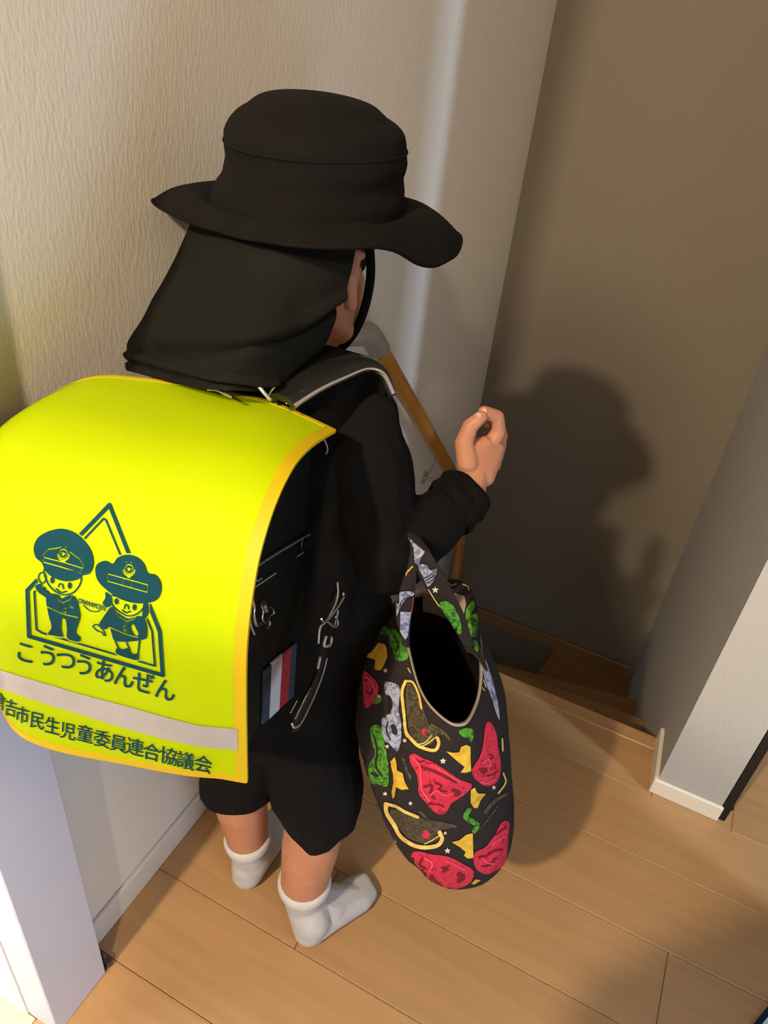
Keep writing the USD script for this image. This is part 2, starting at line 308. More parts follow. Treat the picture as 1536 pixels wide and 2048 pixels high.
m0, m1 = at(1516, 2048, Z=.008)[:2], at(1540, 2018, Z=.008)[:2]; md = (m1 - m0) / np.linalg.norm(m1 - m0); mn = np.array([md[1], -md[0]]); mc = m1 + md * .05
obj('pile', prism([mc + mn * .004, mc - md * .55 + mn * .004, mc - md * .55 + mn * .40, mc + mn * .40], .001, .010), W['mat_blue'], mt)
obj('border', tube([(*(mc - md * .55), .005), (*mc, .005), (*(mc + mn * .40), .005)], .005, 8), W['mat_navy'], mt)
# ceiling lamp behind the camera: the light that throws the shadows
def ceiling_lamp(loc, power, label, cord=False):
    lp = thing('unseen_warm_lamp' if cord else 'ceiling_lamp', label, 'lamp'); loc = np.array(loc)
    if cord: obj('cord', tube([loc + [0, 0, .06], (loc[0], loc[1], 2.4)], .003, 8), W['dark_gap'], lp)
    obj('base', trimesh.creation.cylinder(.06, .03, sections=32, transform=trimesh.transformations.translation_matrix(loc + [0, 0, .055])), W['white_paint'], lp)
    sl = UsdLux.SphereLight.Define(stage, str(lp.GetPath()) + '/bulb_light'); sl.CreateRadiusAttr(.04); sl.CreateIntensityAttr(power); sl.CreateColorAttr(Gf.Vec3f(*WARM)); sl.AddTranslateOp().Set(Gf.Vec3d(*map(float, loc)))
ceiling_lamp((-.55, -1.26, 2.33), 3600.0, 'warm ceiling lamp behind the camera near the left wall')
ceiling_lamp((.17, -1.10, 2.06), 2000.0, 'unseen warm lamp behind the camera, lighting the upper left wall', True)  # out of view, hung where it lights the upper left wall
# ---------------------------------------------------------------- handrail
hr = thing('handrail', 'round orange-brown wooden handrail along the left wall', 'handrail')
XR = -.52
r0, r1, r2 = np.array([XR, 1.135, .806]), np.array([XR, 1.80, .155]), np.array([XR + .01, 1.93, -.25])
dr = (r1 - r0) / np.linalg.norm(r1 - r0)
obj('rail', tube(np.vstack([spline([r0, r0 + dr * .4, r1 - dr * .05], 12), spline([r1, (r1 + r2) / 2 + [0, .025, .04], r2, r2 + [0, .03, -.25]], 14)[1:]]), .0175, 20), W['rail_wood'], hr, smooth=40)
e0 = r0 - dr * .035
obj('elbow_cap', trimesh.util.concatenate([tube(spline([r0 + dr * .012, r0 - dr * .02, r0 - dr * .05 + [-.004, -.004, -.002], r0 - dr * .07 + [-.018, -.018, -.012], (XL + .004, 1.075, .838)], 26), [.0205] * 9 + [.0215] * 9 + [.021] * 8, 20)]), W['grey_resin'], hr, smooth=40)
obj('collar_ring', tube([r0 + dr * .010, r0 + dr * .016], .0208, 20), W['silver_piping'], hr, smooth=40)
for t, nm in ((.16, 'bracket'), (.735, 'bracket')):
    c = r0 + dr * t
    w = np.array([XL, c[1] - .01, c[2] - .055])
    b_ = obj(nm, tube(spline([c + [0, 0, -.016], c + [-.004, -.002, -.035], c + [-.025, -.006, -.052], w + [.004, 0, 0]], 16), .0045, 10), W['bracket'], hr, smooth=40)
    obj('wall_plate', trimesh.creation.cylinder(.017, .006, sections=24, transform=trimesh.transformations.translation_matrix(w + [.003, 0, 0]) @ trimesh.transformations.rotation_matrix(math.pi / 2, [0, 1, 0])), W['bracket'], b_, smooth=40)
# ---------------------------------------------------------------- the school backpack (local frame: u right, h towards the child's back, z up, from the cover's lower right corner)
BR = np.array([-.249, .35, .711]); ang = math.radians(13)
U = np.array([math.cos(ang), math.sin(ang), 0]); H = np.array([-math.sin(ang), math.cos(ang), 0]); Z = np.array([0, 0, 1.0])
def loc(u, h, z): return BR + U * u + H * h + Z * z
bp = thing('school_backpack', 'black leather school backpack with a fluorescent yellow cover, worn on the child\'s back', 'school backpack')
# leather body: box with rounded top
prof = np.array([(.012, -.004), (.200, -.004), (.206, .24), (.190, .258), (.10, .270), (.055, .262), (.024, .225), (.010, .16)])
pr = Polygon(prof).buffer(-.008).buffer(.008)
b = trimesh.creation.extrude_polygon(pr, .222, engine='earcut')       # x=h, y=z, extruded along +z = u
V = np.array(b.vertices); b.vertices = np.array([loc(-.236 + c, a, d) for a, d, c in V]); b.fix_normals()
body_pack = obj('body', b, W['leather'], bp, smooth=35)
obj('back_pad', skin([bone(loc(-.20, .199, .03), .010, loc(-.20, .199, .23), .010), bone(loc(-.05, .199, .03), .010, loc(-.05, .199, .23), .010), bone(loc(-.20, .199, .03), .010, loc(-.05, .199, .03), .010)], .01, 6), W['leather'], bp, smooth=True)
# cover
cp = np.array([(.000, .000), (.000, .06), (.000, .125), (.002, .172), (.012, .212), (.030, .245), (.060, .270), (.100, .282), (.150, .282), (.205, .276)])
cs = spline(cp, 64); tg = np.gradient(cs, axis=0); tg /= np.linalg.norm(tg, axis=1)[:, None]; inw = np.c_[tg[:, 1], -tg[:, 0]]
us = np.linspace(-.284, 0, 52); G = np.zeros((64, 52, 3))
for i in range(64):
    s = i / 63
    for j, u in enumerate(us):
        h, z = cs[i]; e = 0
        if u < -.212: e += .034 * ((-u - .212) / .069) ** 2.2
        bow = math.sin(min(1, max(0, (u + .285) / .26)) ** .8 * math.pi); e -= .011 * bow * max(0, 1 - s / .55)
        if u > -.07 and s > .55: e += .010 * ((u + .07) / .07) ** 2 * (s - .55) / .45
        e += .0020 * math.sin(u * 38 + s * 5) * (1 - s) + .0016 * math.sin(u * 17 - s * 9)
        if s > .8: h += (.014 - 1.6 * (u + .11) ** 2) * (s - .8) / .2
        h += e * inw[i, 0]; z += e * inw[i, 1]
        z -= .011 * bow * max(0, 1 - s / .5)
        G[i, j] = loc(u, h, z)
# the upper right corner sticks out as a small lip
for i in range(50, 64):
    for j in range(44, 52): G[i, j] += (U * .010 + Z * .001) * ((i - 50) / 13) ** 2 * ((j - 44) / 7) ** 2
cov = sheet(G, .0018)
cover = obj('rain_cover', cov, W['cover'], bp, 'fluorescent yellow cover with dark teal print', smooth=50)
def edge_tape(cur, inn, w, t):
    """flat tape folded over a sheet edge: cur = edge points, inn = inward directions on the sheet, with outward normals from their cross"""
    cur = np.array(cur); T = np.gradient(cur, axis=0); N = np.cross(T, inn); N /= np.linalg.norm(N, axis=1)[:, None]
    rings = np.stack([cur - inn * .0012 + N * t, cur + inn * w + N * t, cur + inn * w - N * t, cur - inn * .0012 - N * t], 1)
    return loft(rings)
def unit(a): return a / np.linalg.norm(a, axis=-1, keepdims=True)
obj('binding', edge_tape(G[:, -1], unit(G[:, -2] - G[:, -1]), .0095, .0017), W['binding'], cover, 'golden yellow edge tape', smooth=35)
obj('binding', edge_tape(G[0, :], unit(G[1, :] - G[0, :]), .0075, .0017), W['binding'], cover, 'golden yellow edge tape', smooth=35)
obj('binding', edge_tape(G[-1, :], unit(G[-2, :] - G[-1, :]), .0045, .0017), W['binding'], cover, 'golden yellow edge tape', smooth=35)
# reflective band across the face (upper edge and lower edge drawn on the cover)
cz = lambda p: Polygon([(x, y) for x, y in p])
band = cz([(-6, 1336), (60, 1356), (160, 1386), (260, 1412), (330, 1432), (400, 1450), (476, 1456), (476, 1499), (400, 1492), (320, 1474), (240, 1452), (150, 1424), (60, 1396), (-6, 1372)])
obj('reflective_band', decal(band, cov, .0011, 8), W['reflective'], cover, 'silver reflective band', smooth=40)
# print, drawn in the coordinates of an enlarged view of the photograph
S = 500 / 1536.0
def zp(p): return [(x * S, 980 + y * S) for x, y in p]
def poly(*p): return Polygon(zp(p)).buffer(0)
def blob(*p):
    q = np.array(p + (p[0],), float); n = len(p); Q = np.vstack([q[-2], q, q[1]]); out = []
    for i in range(n):
        a, b_, c, d = Q[i:i + 4]
        for t in np.linspace(0, 1, 6, endpoint=False): out.append(.5 * (2 * b_ + (c - a) * t + (2 * a - 5 * b_ + 4 * c - d) * t * t + (3 * b_ - a - 3 * c + d) * t ** 3))
    return Polygon(zp(out)).buffer(0)
def ln(w, *p, closed=False, smooth=False):
    p = list(p) + ([p[0]] if closed else [])
    if smooth: p = [tuple(x) for x in spline(p, 6 * len(p))]
    return LineString(zp(p)).buffer(w * S / 2, quad_segs=4)
def dot(x, y, rx, ry): return affinity.scale(Point(x * S, 980 + y * S).buffer(1, quad_segs=5), rx * S, ry * S)
def star(x, y, r): return Polygon(zp([(x + (r if k % 2 == 0 else r * .42) * math.sin(k * math.pi / 5 + .2), y - (r if k % 2 == 0 else r * .42) * math.cos(k * math.pi / 5 + .2)) for k in range(10)]))
def badge(x, y):
    ring = dot(x, y, 30, 32).difference(dot(x, y, 22, 24)); laurel = dot(x, y + 4, 42, 42).difference(dot(x, y - 2, 34, 36)).intersection(poly((x - 60, y), (x + 60, y), (x + 60, y + 60), (x - 60, y + 60)))
    return unary_union([ring, laurel, star(x, y, 20), dot(x - 16, y - 42, 6, 5), dot(x + 14, y - 42, 6, 5), dot(x, y + 48, 14, 5)])
frame = unary_union([ln(23, (676, 92), (172, 612), (182, 893), (1003, 1132), (985, 865), (676, 92), closed=True), ln(11, (640, 176), (215, 622), (228, 850), (262, 872), (955, 1075), (938, 862), (655, 185), closed=True)])
# officer on the left
capb = blob((213, 350), (240, 290), (305, 252), (385, 237), (465, 262), (530, 318), (570, 385), (578, 455), (555, 508), (508, 522), (480, 545), (410, 557), (335, 535), (285, 495), (262, 445), (225, 410))
face = blob((275, 480), (290, 560), (330, 612), (390, 642), (455, 630), (498, 580), (507, 530), (480, 500), (380, 480))
bodyb = blob((290, 655), (340, 632), (392, 652), (452, 642), (482, 690), (497, 770), (485, 815), (470, 870), (496, 900), (484, 926), (420, 905), (416, 850), (408, 792), (384, 786), (380, 850), (388, 893), (345, 890), (300, 878), (322, 835), (303, 760))
armb = blob((222, 585), (255, 572), (285, 598), (312, 630), (345, 640), (335, 700), (285, 655), (240, 622))
hand1 = blob((238, 540), (246, 508), (272, 500), (290, 525), (284, 560), (258, 572))
k1 = unary_union([capb, face, bodyb, armb, hand1]).buffer(3.0)
d1 = unary_union([capb.difference(unary_union([ln(7, (268, 395), (300, 362), (368, 352)), ln(7, (432, 378), (490, 420), (516, 462), (512, 478)), ln(7, (268, 395), (275, 412), (390, 440), (512, 478)), ln(8, (272, 440), (380, 470), (500, 508)), badge(393, 390), dot(268, 428, 5, 5), dot(500, 492, 5, 5)])),
    face.difference(face.buffer(-2.6)), hand1.difference(hand1.buffer(-2.4)), armb.difference(unary_union([ln(10, (262, 590), (275, 580)), ln(10, (288, 605), (300, 598))])),
    dot(326, 550, 12, 20), dot(433, 583, 12, 20), ln(8, (365, 590), (372, 572), (388, 578), (394, 602), smooth=True), ln(8, (350, 602), (378, 624), (412, 618), smooth=True),
    bodyb.difference(unary_union([ln(6, (335, 632), (348, 662), (386, 690), (436, 668), (450, 645)), ln(6, (386, 690), (386, 752)), ln(7, (298, 715), (386, 755), (482, 778), smooth=True), dot(405, 722, 7, 7), dot(405, 746, 7, 7), ln(5, (424, 700), (455, 716)), ln(4, (424, 714), (455, 722)), dot(386, 652, 18, 8)]))])
# officer on the right
hatb = blob((592, 475), (612, 445), (655, 432), (697, 450), (730, 412), (790, 395), (850, 412), (892, 455), (912, 506), (960, 518), (992, 565), (992, 625), (965, 670), (905, 690), (830, 690), (750, 668), (688, 632), (620, 572), (595, 525))
face2 = blob((668, 640), (690, 700), (730, 742), (792, 772), (850, 757), (892, 715), (900, 690), (780, 660))
hairs = unary_union([blob((655, 622), (688, 655), (690, 695), (665, 715), (636, 692), (652, 660)), blob((886, 690), (912, 696), (912, 760), (880, 785))])
dress = blob((690, 712), (722, 745), (788, 785), (850, 770), (886, 778), (906, 835), (905, 895), (885, 912), (800, 925), (712, 920), (690, 872), (676, 835), (650, 850), (612, 828), (645, 768))
hand2 = blob((572, 832), (600, 817), (640, 850), (655, 888), (640, 890), (628, 872), (600, 862))
legs = unary_union([ln(9, (712, 920), (735, 975)), ln(9, (862, 915), (852, 1000)), ln(8, (780, 925), (800, 975)), blob((722, 966), (760, 972), (795, 965), (812, 1000), (852, 1000), (850, 1038), (795, 1028), (722, 1000))])
k2 = unary_union([hatb, face2, hairs, dress, hand2, legs, poly((712, 920), (862, 915), (850, 1000), (730, 980))]).buffer(3.0)
d2 = unary_union([hatb.difference(unary_union([ln(7, (667, 512), (910, 580), (906, 625), (662, 556), closed=True), ln(6, (763, 540), (757, 582)), ln(6, (812, 554), (806, 596)), badge(795, 484)])), hairs,
    face2.difference(face2.buffer(-2.4)), dot(720, 680, 12, 19), dot(830, 716, 12, 19), ln(8, (768, 722), (776, 700), (790, 706), (794, 726), smooth=True), ln(8, (756, 732), (778, 748), (804, 740), smooth=True),
    dress.difference(unary_union([ln(6, (712, 742), (730, 772), (780, 802), (828, 788), (842, 765)), ln(6, (780, 802), (780, 872)), ln(7, (678, 838), (780, 882), (850, 900), smooth=True), dot(764, 832, 7, 7), dot(766, 856, 7, 7), blob((808, 830), (826, 820), (840, 845), (856, 880), (838, 890), (815, 862)), dot(785, 768, 20, 7)])),
    hand2.difference(hand2.buffer(-2.4)), legs])
smile = ln(6, (518, 704), (555, 735), (600, 742), (622, 728), smooth=True)
for shp, lb in ((frame.difference(k1).difference(k2), 'teal double outline of a triangle'), (d1, 'teal print of a saluting officer in a peaked cap'), (d2, 'teal print of an officer in a brimmed hat')):
    obj('emblem', decal(shp, cov, .0013, 2.6), W['teal'], cover, lb, kind='stuff')
obj('smile_line', decal(smile, cov, .0013, 2.6), W['teal'], cover)
GL = json.loads(r'''{"こ":[[[28,149,28,166,31,173,37,180,51,187,68,190,97,190,118,188,134,184,133,171,96,177,69,177,52,173,44,167,41,160,41,149,44,138,31,137]],[[38,73,38,86,41,87,99,88,123,86,123,73,102,75,55,75]]],"う":[[[27,107,30,121,32,122,66,111,93,109,108,115,114,124,115,139,108,156,99,165,85,173,61,180,50,181,49,183,56,194,73,191,102,179,119,164,124,156,129,138,127,119,117,105,108,100,96,97,71,98]],[[49,60,46,73,107,80,114,80,116,71,116,68,76,65]]],"つ":[[[12,102,17,116,58,101,90,94,112,96,121,101,127,107,131,118,131,131,124,147,117,154,103,162,76,169,52,171,58,184,90,180,115,171,126,164,136,154,144,138,145,116,141,104,131,92,115,84,105,82,76,84]]],"あ":[[[17,164,18,173,21,179,30,185,44,185,63,177,66,185,76,183,77,178,74,168,92,150,110,117,124,124,130,132,132,139,131,156,126,165,116,174,103,180,86,183,86,185,92,194,95,194,113,189,129,180,141,165,145,150,144,135,138,123,126,112,114,108,113,106,116,97,108,95,103,96,102,105,87,105,69,108,70,89,125,84,128,83,128,71,101,76,73,78,75,59,62,58,60,79,23,77,24,89,58,90,59,97,57,114,42,122,27,137,20,150],[70,152,68,120,89,115,98,115,89,135,72,155],[30,168,31,153,37,142,50,129,57,126,61,165,44,173,35,173]]],"ん":[[[12,186,15,189,26,192,34,167,42,150,54,136,65,130,76,130,81,134,83,142,83,174,85,181,91,188,101,192,117,191,132,183,143,169,150,154,151,147,141,140,132,163,124,173,118,177,107,179,97,174,95,166,95,134,91,124,81,118,71,118,55,124,68,98,87,68,85,65,73,61,29,147]]],"ぜ":[[[138,61,146,83,154,82,153,75,146,60,143,59]],[[4,108,5,121,39,117,40,173,43,181,51,188,63,191,106,191,127,189,127,175,94,179,64,178,54,173,51,161,51,116,102,111,102,128,100,140,96,142,79,140,78,151,104,153,110,149,112,144,114,110,144,109,144,97,114,98,115,64,102,64,103,98,102,100,51,104,52,70,38,70,39,105]],[[122,66,130,89,138,87,130,65,127,64]]],"倉":[[[5,98,12,109,29,102,33,103,33,134,30,153,21,173,8,186,16,195,25,188,37,169,39,201,49,201,50,195,116,195,117,199,128,199,128,158,41,157,44,148,126,148,126,102,87,102,93,95,76,81,69,84,67,87,76,93,83,102,35,102,34,100,61,85,80,68,108,91,136,105,147,108,154,96,130,89,107,77,87,61,90,55,79,51,63,69,46,81,29,90],[49,168,117,167,117,186,49,186],[45,140,46,129,114,130,113,140],[45,111,113,110,114,120,46,121]]],"吉":[[[10,74,10,85,73,86,73,109,20,109,20,121,141,121,142,109,86,109,86,86,150,85,150,74,86,74,86,51,73,51,73,74]],[[29,201,41,201,42,193,119,193,120,201,133,201,133,138,29,138],[41,150,120,149,120,182,41,182]]],"市":[[[8,74,8,86,73,87,73,108,24,108,24,180,36,180,37,120,73,120,73,199,86,198,86,120,126,120,125,168,99,168,99,170,103,180,129,179,136,175,138,170,138,108,86,108,86,87,152,86,152,74,90,74,78,50,66,53,76,71,76,74]]],"民":[[[12,188,16,198,19,199,76,181,74,170,31,181,31,143,79,142,91,171,105,188,112,193,123,197,134,197,141,193,146,181,147,167,137,162,136,174,133,184,121,184,111,177,103,167,96,154,93,143,144,142,144,131,89,131,86,116,86,106,133,106,133,59,19,59,19,176,17,184],[32,95,31,70,120,70,120,95],[31,107,73,106,76,131,31,131]]],"生":[[[16,105,9,114,20,120,36,94,74,94,74,129,26,130,26,141,74,141,74,182,9,182,9,194,152,194,152,182,87,181,87,141,138,141,138,129,87,129,87,94,144,94,144,82,87,82,87,51,74,51,74,82,42,82,50,56,38,54,28,84]]],"児":[[[93,186,95,193,102,198,143,198,150,192,154,169,142,164,142,178,138,187,108,187,105,182,105,145,93,145]],[[59,140,139,140,138,58,59,59],[71,70,127,69,127,94,71,94],[71,105,127,104,127,129,71,129]],[[6,189,12,200,14,200,30,195,44,187,53,178,59,167,64,145,51,145,47,163,38,176,23,185]],[[23,142,35,142,35,56,23,56]]],"童":[[[7,186,8,196,152,196,153,186,86,185,87,175,141,175,141,166,86,165,87,155,135,155,135,108,25,108,25,155,73,155,74,165,19,166,19,175,73,175,74,185],[86,117,123,116,123,127,86,127],[87,147,86,135,123,135,123,147],[37,117,74,116,74,127,37,127],[37,136,74,135,74,147,37,147]],[[8,90,8,100,152,100,152,90,111,90,118,78,118,75,114,75,114,73,142,73,142,63,90,63,82,49,71,52,75,63,18,63,19,73,46,73,46,75,42,75,42,77,48,90],[61,90,55,73,105,74,97,90]]],"委":[[[6,122,13,132,20,130,47,117,74,96,74,124,65,122,55,139,7,139,7,149,46,149,31,169,66,176,69,179,38,186,10,188,14,199,55,194,76,188,88,182,115,189,138,198,141,198,150,190,101,174,113,161,119,149,153,149,153,139,70,138,76,127,86,126,87,97,112,116,137,128,147,130,154,121,128,112,101,95,102,94,151,94,151,84,86,84,86,67,134,60,126,51,80,58,21,61,23,70,74,68,74,83,9,84,9,94,58,95,43,107,25,116],[51,163,62,149,105,150,98,161,86,170,54,164]]],"員":[[[7,190,14,199,18,199,42,191,63,181,64,178,58,175,57,172,101,172,102,174,95,178,94,181,145,199,153,192,153,190,107,173,137,172,137,103,24,103,24,172,50,172,51,173,34,182],[35,113,124,112,125,122,36,123],[35,133,37,131,123,131,125,133,125,142,36,143],[35,153,37,151,123,151,125,153,125,162,36,163]],[[30,94,131,94,131,57,31,57],[42,68,117,67,118,83,43,84]]],"連":[[[5,186,5,189,12,199,30,178,35,178,48,189,63,195,77,197,120,197,153,195,156,182,125,185,73,185,58,182,50,178,40,169,40,106,7,106,7,117,28,117,28,167,19,172]],[[46,150,46,160,92,160,92,179,104,179,104,160,151,160,151,150,104,149,104,139,141,139,141,87,104,87,104,76,149,76,149,66,104,66,103,51,92,51,92,66,48,66,48,76,92,76,92,87,56,87,56,139,92,139,92,149],[104,97,129,96,129,108,104,108],[104,118,129,117,129,130,104,130],[67,97,92,96,92,108,67,108],[67,118,92,117,92,130,67,130]],[[14,58,14,61,26,74,35,89,45,82,23,53]]],"合":[[[7,109,16,120,38,108,40,108,40,115,120,115,121,105,147,118,155,107,128,95,108,82,89,65,89,61,93,56,82,51,75,62,53,83,31,98],[46,103,66,88,81,73,98,89,118,103]],[[31,199,43,199,45,190,117,190,118,198,131,198,131,134,31,134],[44,146,118,145,118,179,44,179]]],"協":[[[96,191,103,199,112,190,122,171,127,145,140,145,141,163,138,187,133,190,122,190,125,199,140,199,148,192,152,136,128,135,129,119,118,119,117,135,102,135,102,145,116,145,116,151,107,179]],[[44,191,50,199,57,194,68,175,74,145,86,145,87,161,84,187,80,190,70,190,70,193,72,199,86,199,93,193,96,176,97,135,75,135,76,119,65,119,65,135,48,136,48,145,63,145,64,147,58,173,49,188]],[[63,118,82,109,93,99,104,79,133,79,132,93,129,103,126,105,108,104,108,106,111,115,129,115,135,113,139,109,142,100,145,69,106,69,108,51,96,51,94,69,63,69,63,79,91,80,85,92,77,100,58,109]],[[6,105,26,105,26,199,38,199,38,106,57,105,57,94,38,94,38,51,26,51,26,94,6,94]]],"議":[[[57,166,58,176,80,173,80,189,63,190,66,199,81,199,89,196,91,192,91,171,108,169,108,160,91,162,92,151,112,151,118,175,118,177,112,182,96,190,101,197,121,186,132,198,145,200,151,195,155,182,147,177,143,190,137,189,132,184,130,178,141,167,145,158,136,155,133,162,127,168,123,151,152,151,152,142,121,142,120,119,110,119,110,142,91,142,91,129,107,126,100,118,60,126,62,133,80,132,80,142,58,142,58,151,80,151,80,163]],[[58,106,58,115,152,115,152,106,111,105,111,94,145,94,145,86,111,86,111,76,149,76,149,67,130,67,137,54,129,51,126,51,117,67,94,67,84,51,77,53,75,55,83,67,64,67,64,76,100,76,100,85,69,86,69,94,99,94,100,105,98,106]],[[127,123,127,125,135,130,143,140,151,134,135,119]],[[6,88,57,88,57,78,6,78]],[[12,109,53,109,53,100,12,100]],[[12,131,53,131,53,121,12,121]],[[12,197,21,197,22,190,53,190,53,143,12,143],[21,154,43,153,43,180,21,180]],[[22,55,29,76,39,73,31,52]]],"会":[[[7,106,16,117,41,103,42,112,119,112,120,102,145,115,154,104,126,92,110,82,88,64,92,56,80,51,72,63,52,81,31,95],[46,100,64,87,81,72,117,100]],[[14,132,14,144,59,145,47,161,29,179,21,183,25,195,124,186,134,199,144,193,144,190,133,175,109,150,98,156,114,171,115,175,46,179,76,144,147,144,147,132]]]}''')
def glyph(ch, cx, cy, sx, sy, deg):
    gs = [Polygon(np.array(g[0]).reshape(-1, 2), [np.array(r).reshape(-1, 2) for r in g[1:]]).buffer(0) for g in GL[ch]]
    a = math.radians(deg); co, si = math.cos(a), math.sin(a)
    k = unary_union(gs); return affinity.affine_transform(affinity.translate(k, -80, -126), [co * sx / 160, -si * sy / 160 * .25, si * sx / 160, co * sy / 160, cx, cy])
kana = [('こ', 52, 1302), ('う', 97, 1310), ('つ', 133, 1318), ('う', 170, 1328), ('あ', 210, 1340), ('ん', 249, 1351), ('ぜ', 288, 1363), ('ん', 331, 1377)]
for c, x, y in kana: obj('slogan_letter', decal(glyph(c, x, y, 45, 49, 16).buffer(.5), cov, .0013, 2.6), W['teal'], cover, kind='stuff')
kj = [('倉', 2, 1401, 22), ('吉', 23, 1414, 26), ('市', 46, 1428, 30), ('民', 76, 1439, 32), ('生', 106, 1450, 33), ('児', 137, 1460, 33), ('童', 171, 1466, 36), ('委', 205, 1476, 36), ('員', 238, 1485, 37), ('連', 271, 1492, 38), ('合', 304, 1502, 38), ('協', 338, 1510, 38), ('議', 372, 1519, 38), ('会', 407, 1526, 38)]
for c, x, y, w in kj: obj('association_letter', decal(glyph(c, x, y, w, 37, 14).buffer(.25), cov, .0013, 2.6), W['teal'], cover, kind='stuff')
def pixel_text(t, cx, cy, h, deg, squeeze=1):
    m = meshkit.text_mesh(t, 1.0, .01, bold=True); tri = np.array(m.vertices)[np.array(m.faces)]; nz = np.abs(tri[:, :, 2]).max(1) < 1e-6
    k = unary_union([Polygon(q[:, :2]).buffer(0.001) for q in tri[nz]]).simplify(.02); x0, y0, x1, y1 = k.bounds
    a = math.radians(deg); co, si = math.cos(a), math.sin(a); k = affinity.translate(k, -(x0 + x1) / 2, -(y0 + y1) / 2)
    return affinity.affine_transform(k, [co * h * squeeze, si * h, si * h * squeeze, -co * h, cx, cy])
obj('small_lettering', decal(pixel_text('OMAMORI', 185.5, 1207.5, 8.5, 17), cov, .0013, 1.2), W['teal'], cover, 'small capital letters between the officers', kind='stuff')
# details of the right side panel, laid on the leather
def onside(px, py, out=.0015):
    d = M.T @ np.array([px - 768.0, py - 1024.0, F]); q = loc(-.013 + out, 0, 0); return C + d * (((q - C) @ U) / (d @ U))
def side_line(name, pts, r, m, label=None, out=.002, n=24): return obj(name, tube(spline([onside(x, y, out) for x, y in pts], n), r, 8), m, bp, label, smooth=50)
side_line('pocket_piping', [(508, 1136), (560, 1103), (618, 1069)], .0012, W['silver_piping'], 'pale piping line on the side panel')
side_line('pocket_seam', [(503, 1179), (528, 1162), (552, 1146)], .0007, W['grey_piping'])
side_line('pocket_seam', [(594, 1113), (602, 1108), (608, 1103)], .0006, W['grey_piping'])
rg = [(611 + 8.5 * math.cos(t), 1089 + 13 * math.sin(t) - 3 * math.cos(t)) for t in np.linspace(0, 2 * math.pi, 25)]
rv = obj('rivet', tube([onside(x, y, .003) for x, y in rg], .0012, 8), W['dark_metal'], bp, 'round metal rivet', smooth=50)
cyl = [onside(611 + 6 * math.cos(t), 1089 + 10 * math.sin(t) - 2 * math.cos(t), .002) for t in np.linspace(0, 2 * math.pi, 20, endpoint=False)]
obj('stud', loft([cyl, [p + U * .003 for p in cyl]]), W['leather'], rv)
dk = obj('hook', tube(spline([onside(x, y, .007) for x, y in [(503, 1195), (508, 1213), (507, 1228), (511, 1246), (517, 1252), (522, 1249)]], 30), .0017, 10), W['chrome'], bp, 'shiny metal hook', smooth=50)
obj('hook', tube(spline([onside(x, y, .006) for x, y in [(522, 1210), (526, 1222), (524, 1236), (531, 1245), (538, 1240), (539, 1250), (535, 1256)]], 30), .0014, 10), W['chrome'], bp, 'shiny metal hook', smooth=50)
obj('hook_ring', tube(spline([onside(x, y, .006) for x, y in [(533, 1216), (540, 1212), (547, 1220), (546, 1229), (540, 1233)]], 24), .0012, 10), W['chrome'], bp, 'shiny metal ring', smooth=50)
obj('hook_tab', tube(spline([onside(x, y, .004) for x, y in [(527, 1206), (532, 1220)]], 6), .0028, 10), W['chrome'], bp, smooth=50)
side_line('side_cord', [(499, 1236), (503, 1255), (509, 1269)], .0009, W['grey_piping'])
obj('side_cord', tube(spline([onside(x, y, .004) for x, y in [(512, 1148), (510, 1156), (514, 1162), (524, 1156)]], 14), .0006, 6), W['grey_piping'], bp)
# striped patch low on the side panel: navy, white, red, navy
def stripe(name, m, a, b, c, d, out, label):
    P = [onside(*p, out) for p in (a, b, c, d)]; q = [p - U * .002 for p in P]
    f = [[0, 1, 2], [0, 2, 3], [4, 6, 5], [4, 7, 6]] + [[i, (i + 1) % 4 + 4, (i + 1) % 4] for i in range(4)] + [[i, i + 4, (i + 1) % 4 + 4] for i in range(4)]
    t_ = trimesh.Trimesh(P + q, f, process=False); t_.fix_normals(); return obj(name, t_, m, bp, label)
stripe('patch_stripe', W['patch_navy'], (529, 1342), (544, 1329), (540, 1437), (526, 1449), .002, 'navy stripe of the side patch')
stripe('patch_stripe', W['patch_white'], (544, 1326), (565, 1308), (559, 1419), (539, 1438), .0022, 'white stripe of the side patch')
stripe('patch_stripe', W['patch_red'], (565, 1308), (583, 1294), (576, 1403), (559, 1418), .0022, 'red stripe of the side patch')
stripe('patch_stripe', W['patch_navy'], (583, 1294), (594, 1284), (588, 1392), (576, 1403), .002, 'navy stripe of the side patch')
# lower strap: belt hanging along the pack's back edge with pale edges, keeper loop and buckle
def onbelt(px, py, u=.004):
    u += .028
    d = M.T @ np.array([px - 768.0, py - 1024.0, F]); q = loc(u, 0, 0); return C + d * (((q - C) @ U) / (d @ U))
cl = spline([onbelt(x, y) for x, y in [(668, 1190), (664, 1240), (652, 1282), (645, 1316), (632, 1360), (612, 1408), (590, 1448)]], 40)
wd = np.interp(np.linspace(0, 1, 40), [0, .4, .95, 1], [.010, .012, .014, .009])
T = np.gradient(cl, axis=0); T /= np.linalg.norm(T, axis=1)[:, None]; sd = np.cross(U, T); sd /= np.linalg.norm(sd, axis=1)[:, None]
rings = np.stack([cl + sd * wd[:, None] - U * .002, cl + sd * wd[:, None] + U * .001, cl - sd * wd[:, None] + U * .001, cl - sd * wd[:, None] - U * .002], 1)
belt = obj('strap_end', loft(rings), W['leather'], bp, 'hanging strap end with pale edges and a buckle', smooth=35)
lo_edge = [onbelt(x, y, .007) for x, y in [(654, 1316), (645, 1350), (628, 1394), (606, 1440), (597, 1452), (588, 1455), (584, 1448)]]
obj('edge_piping', tube(spline(lo_edge, 40), .0009, 8), W['grey_piping'], belt, smooth=50)
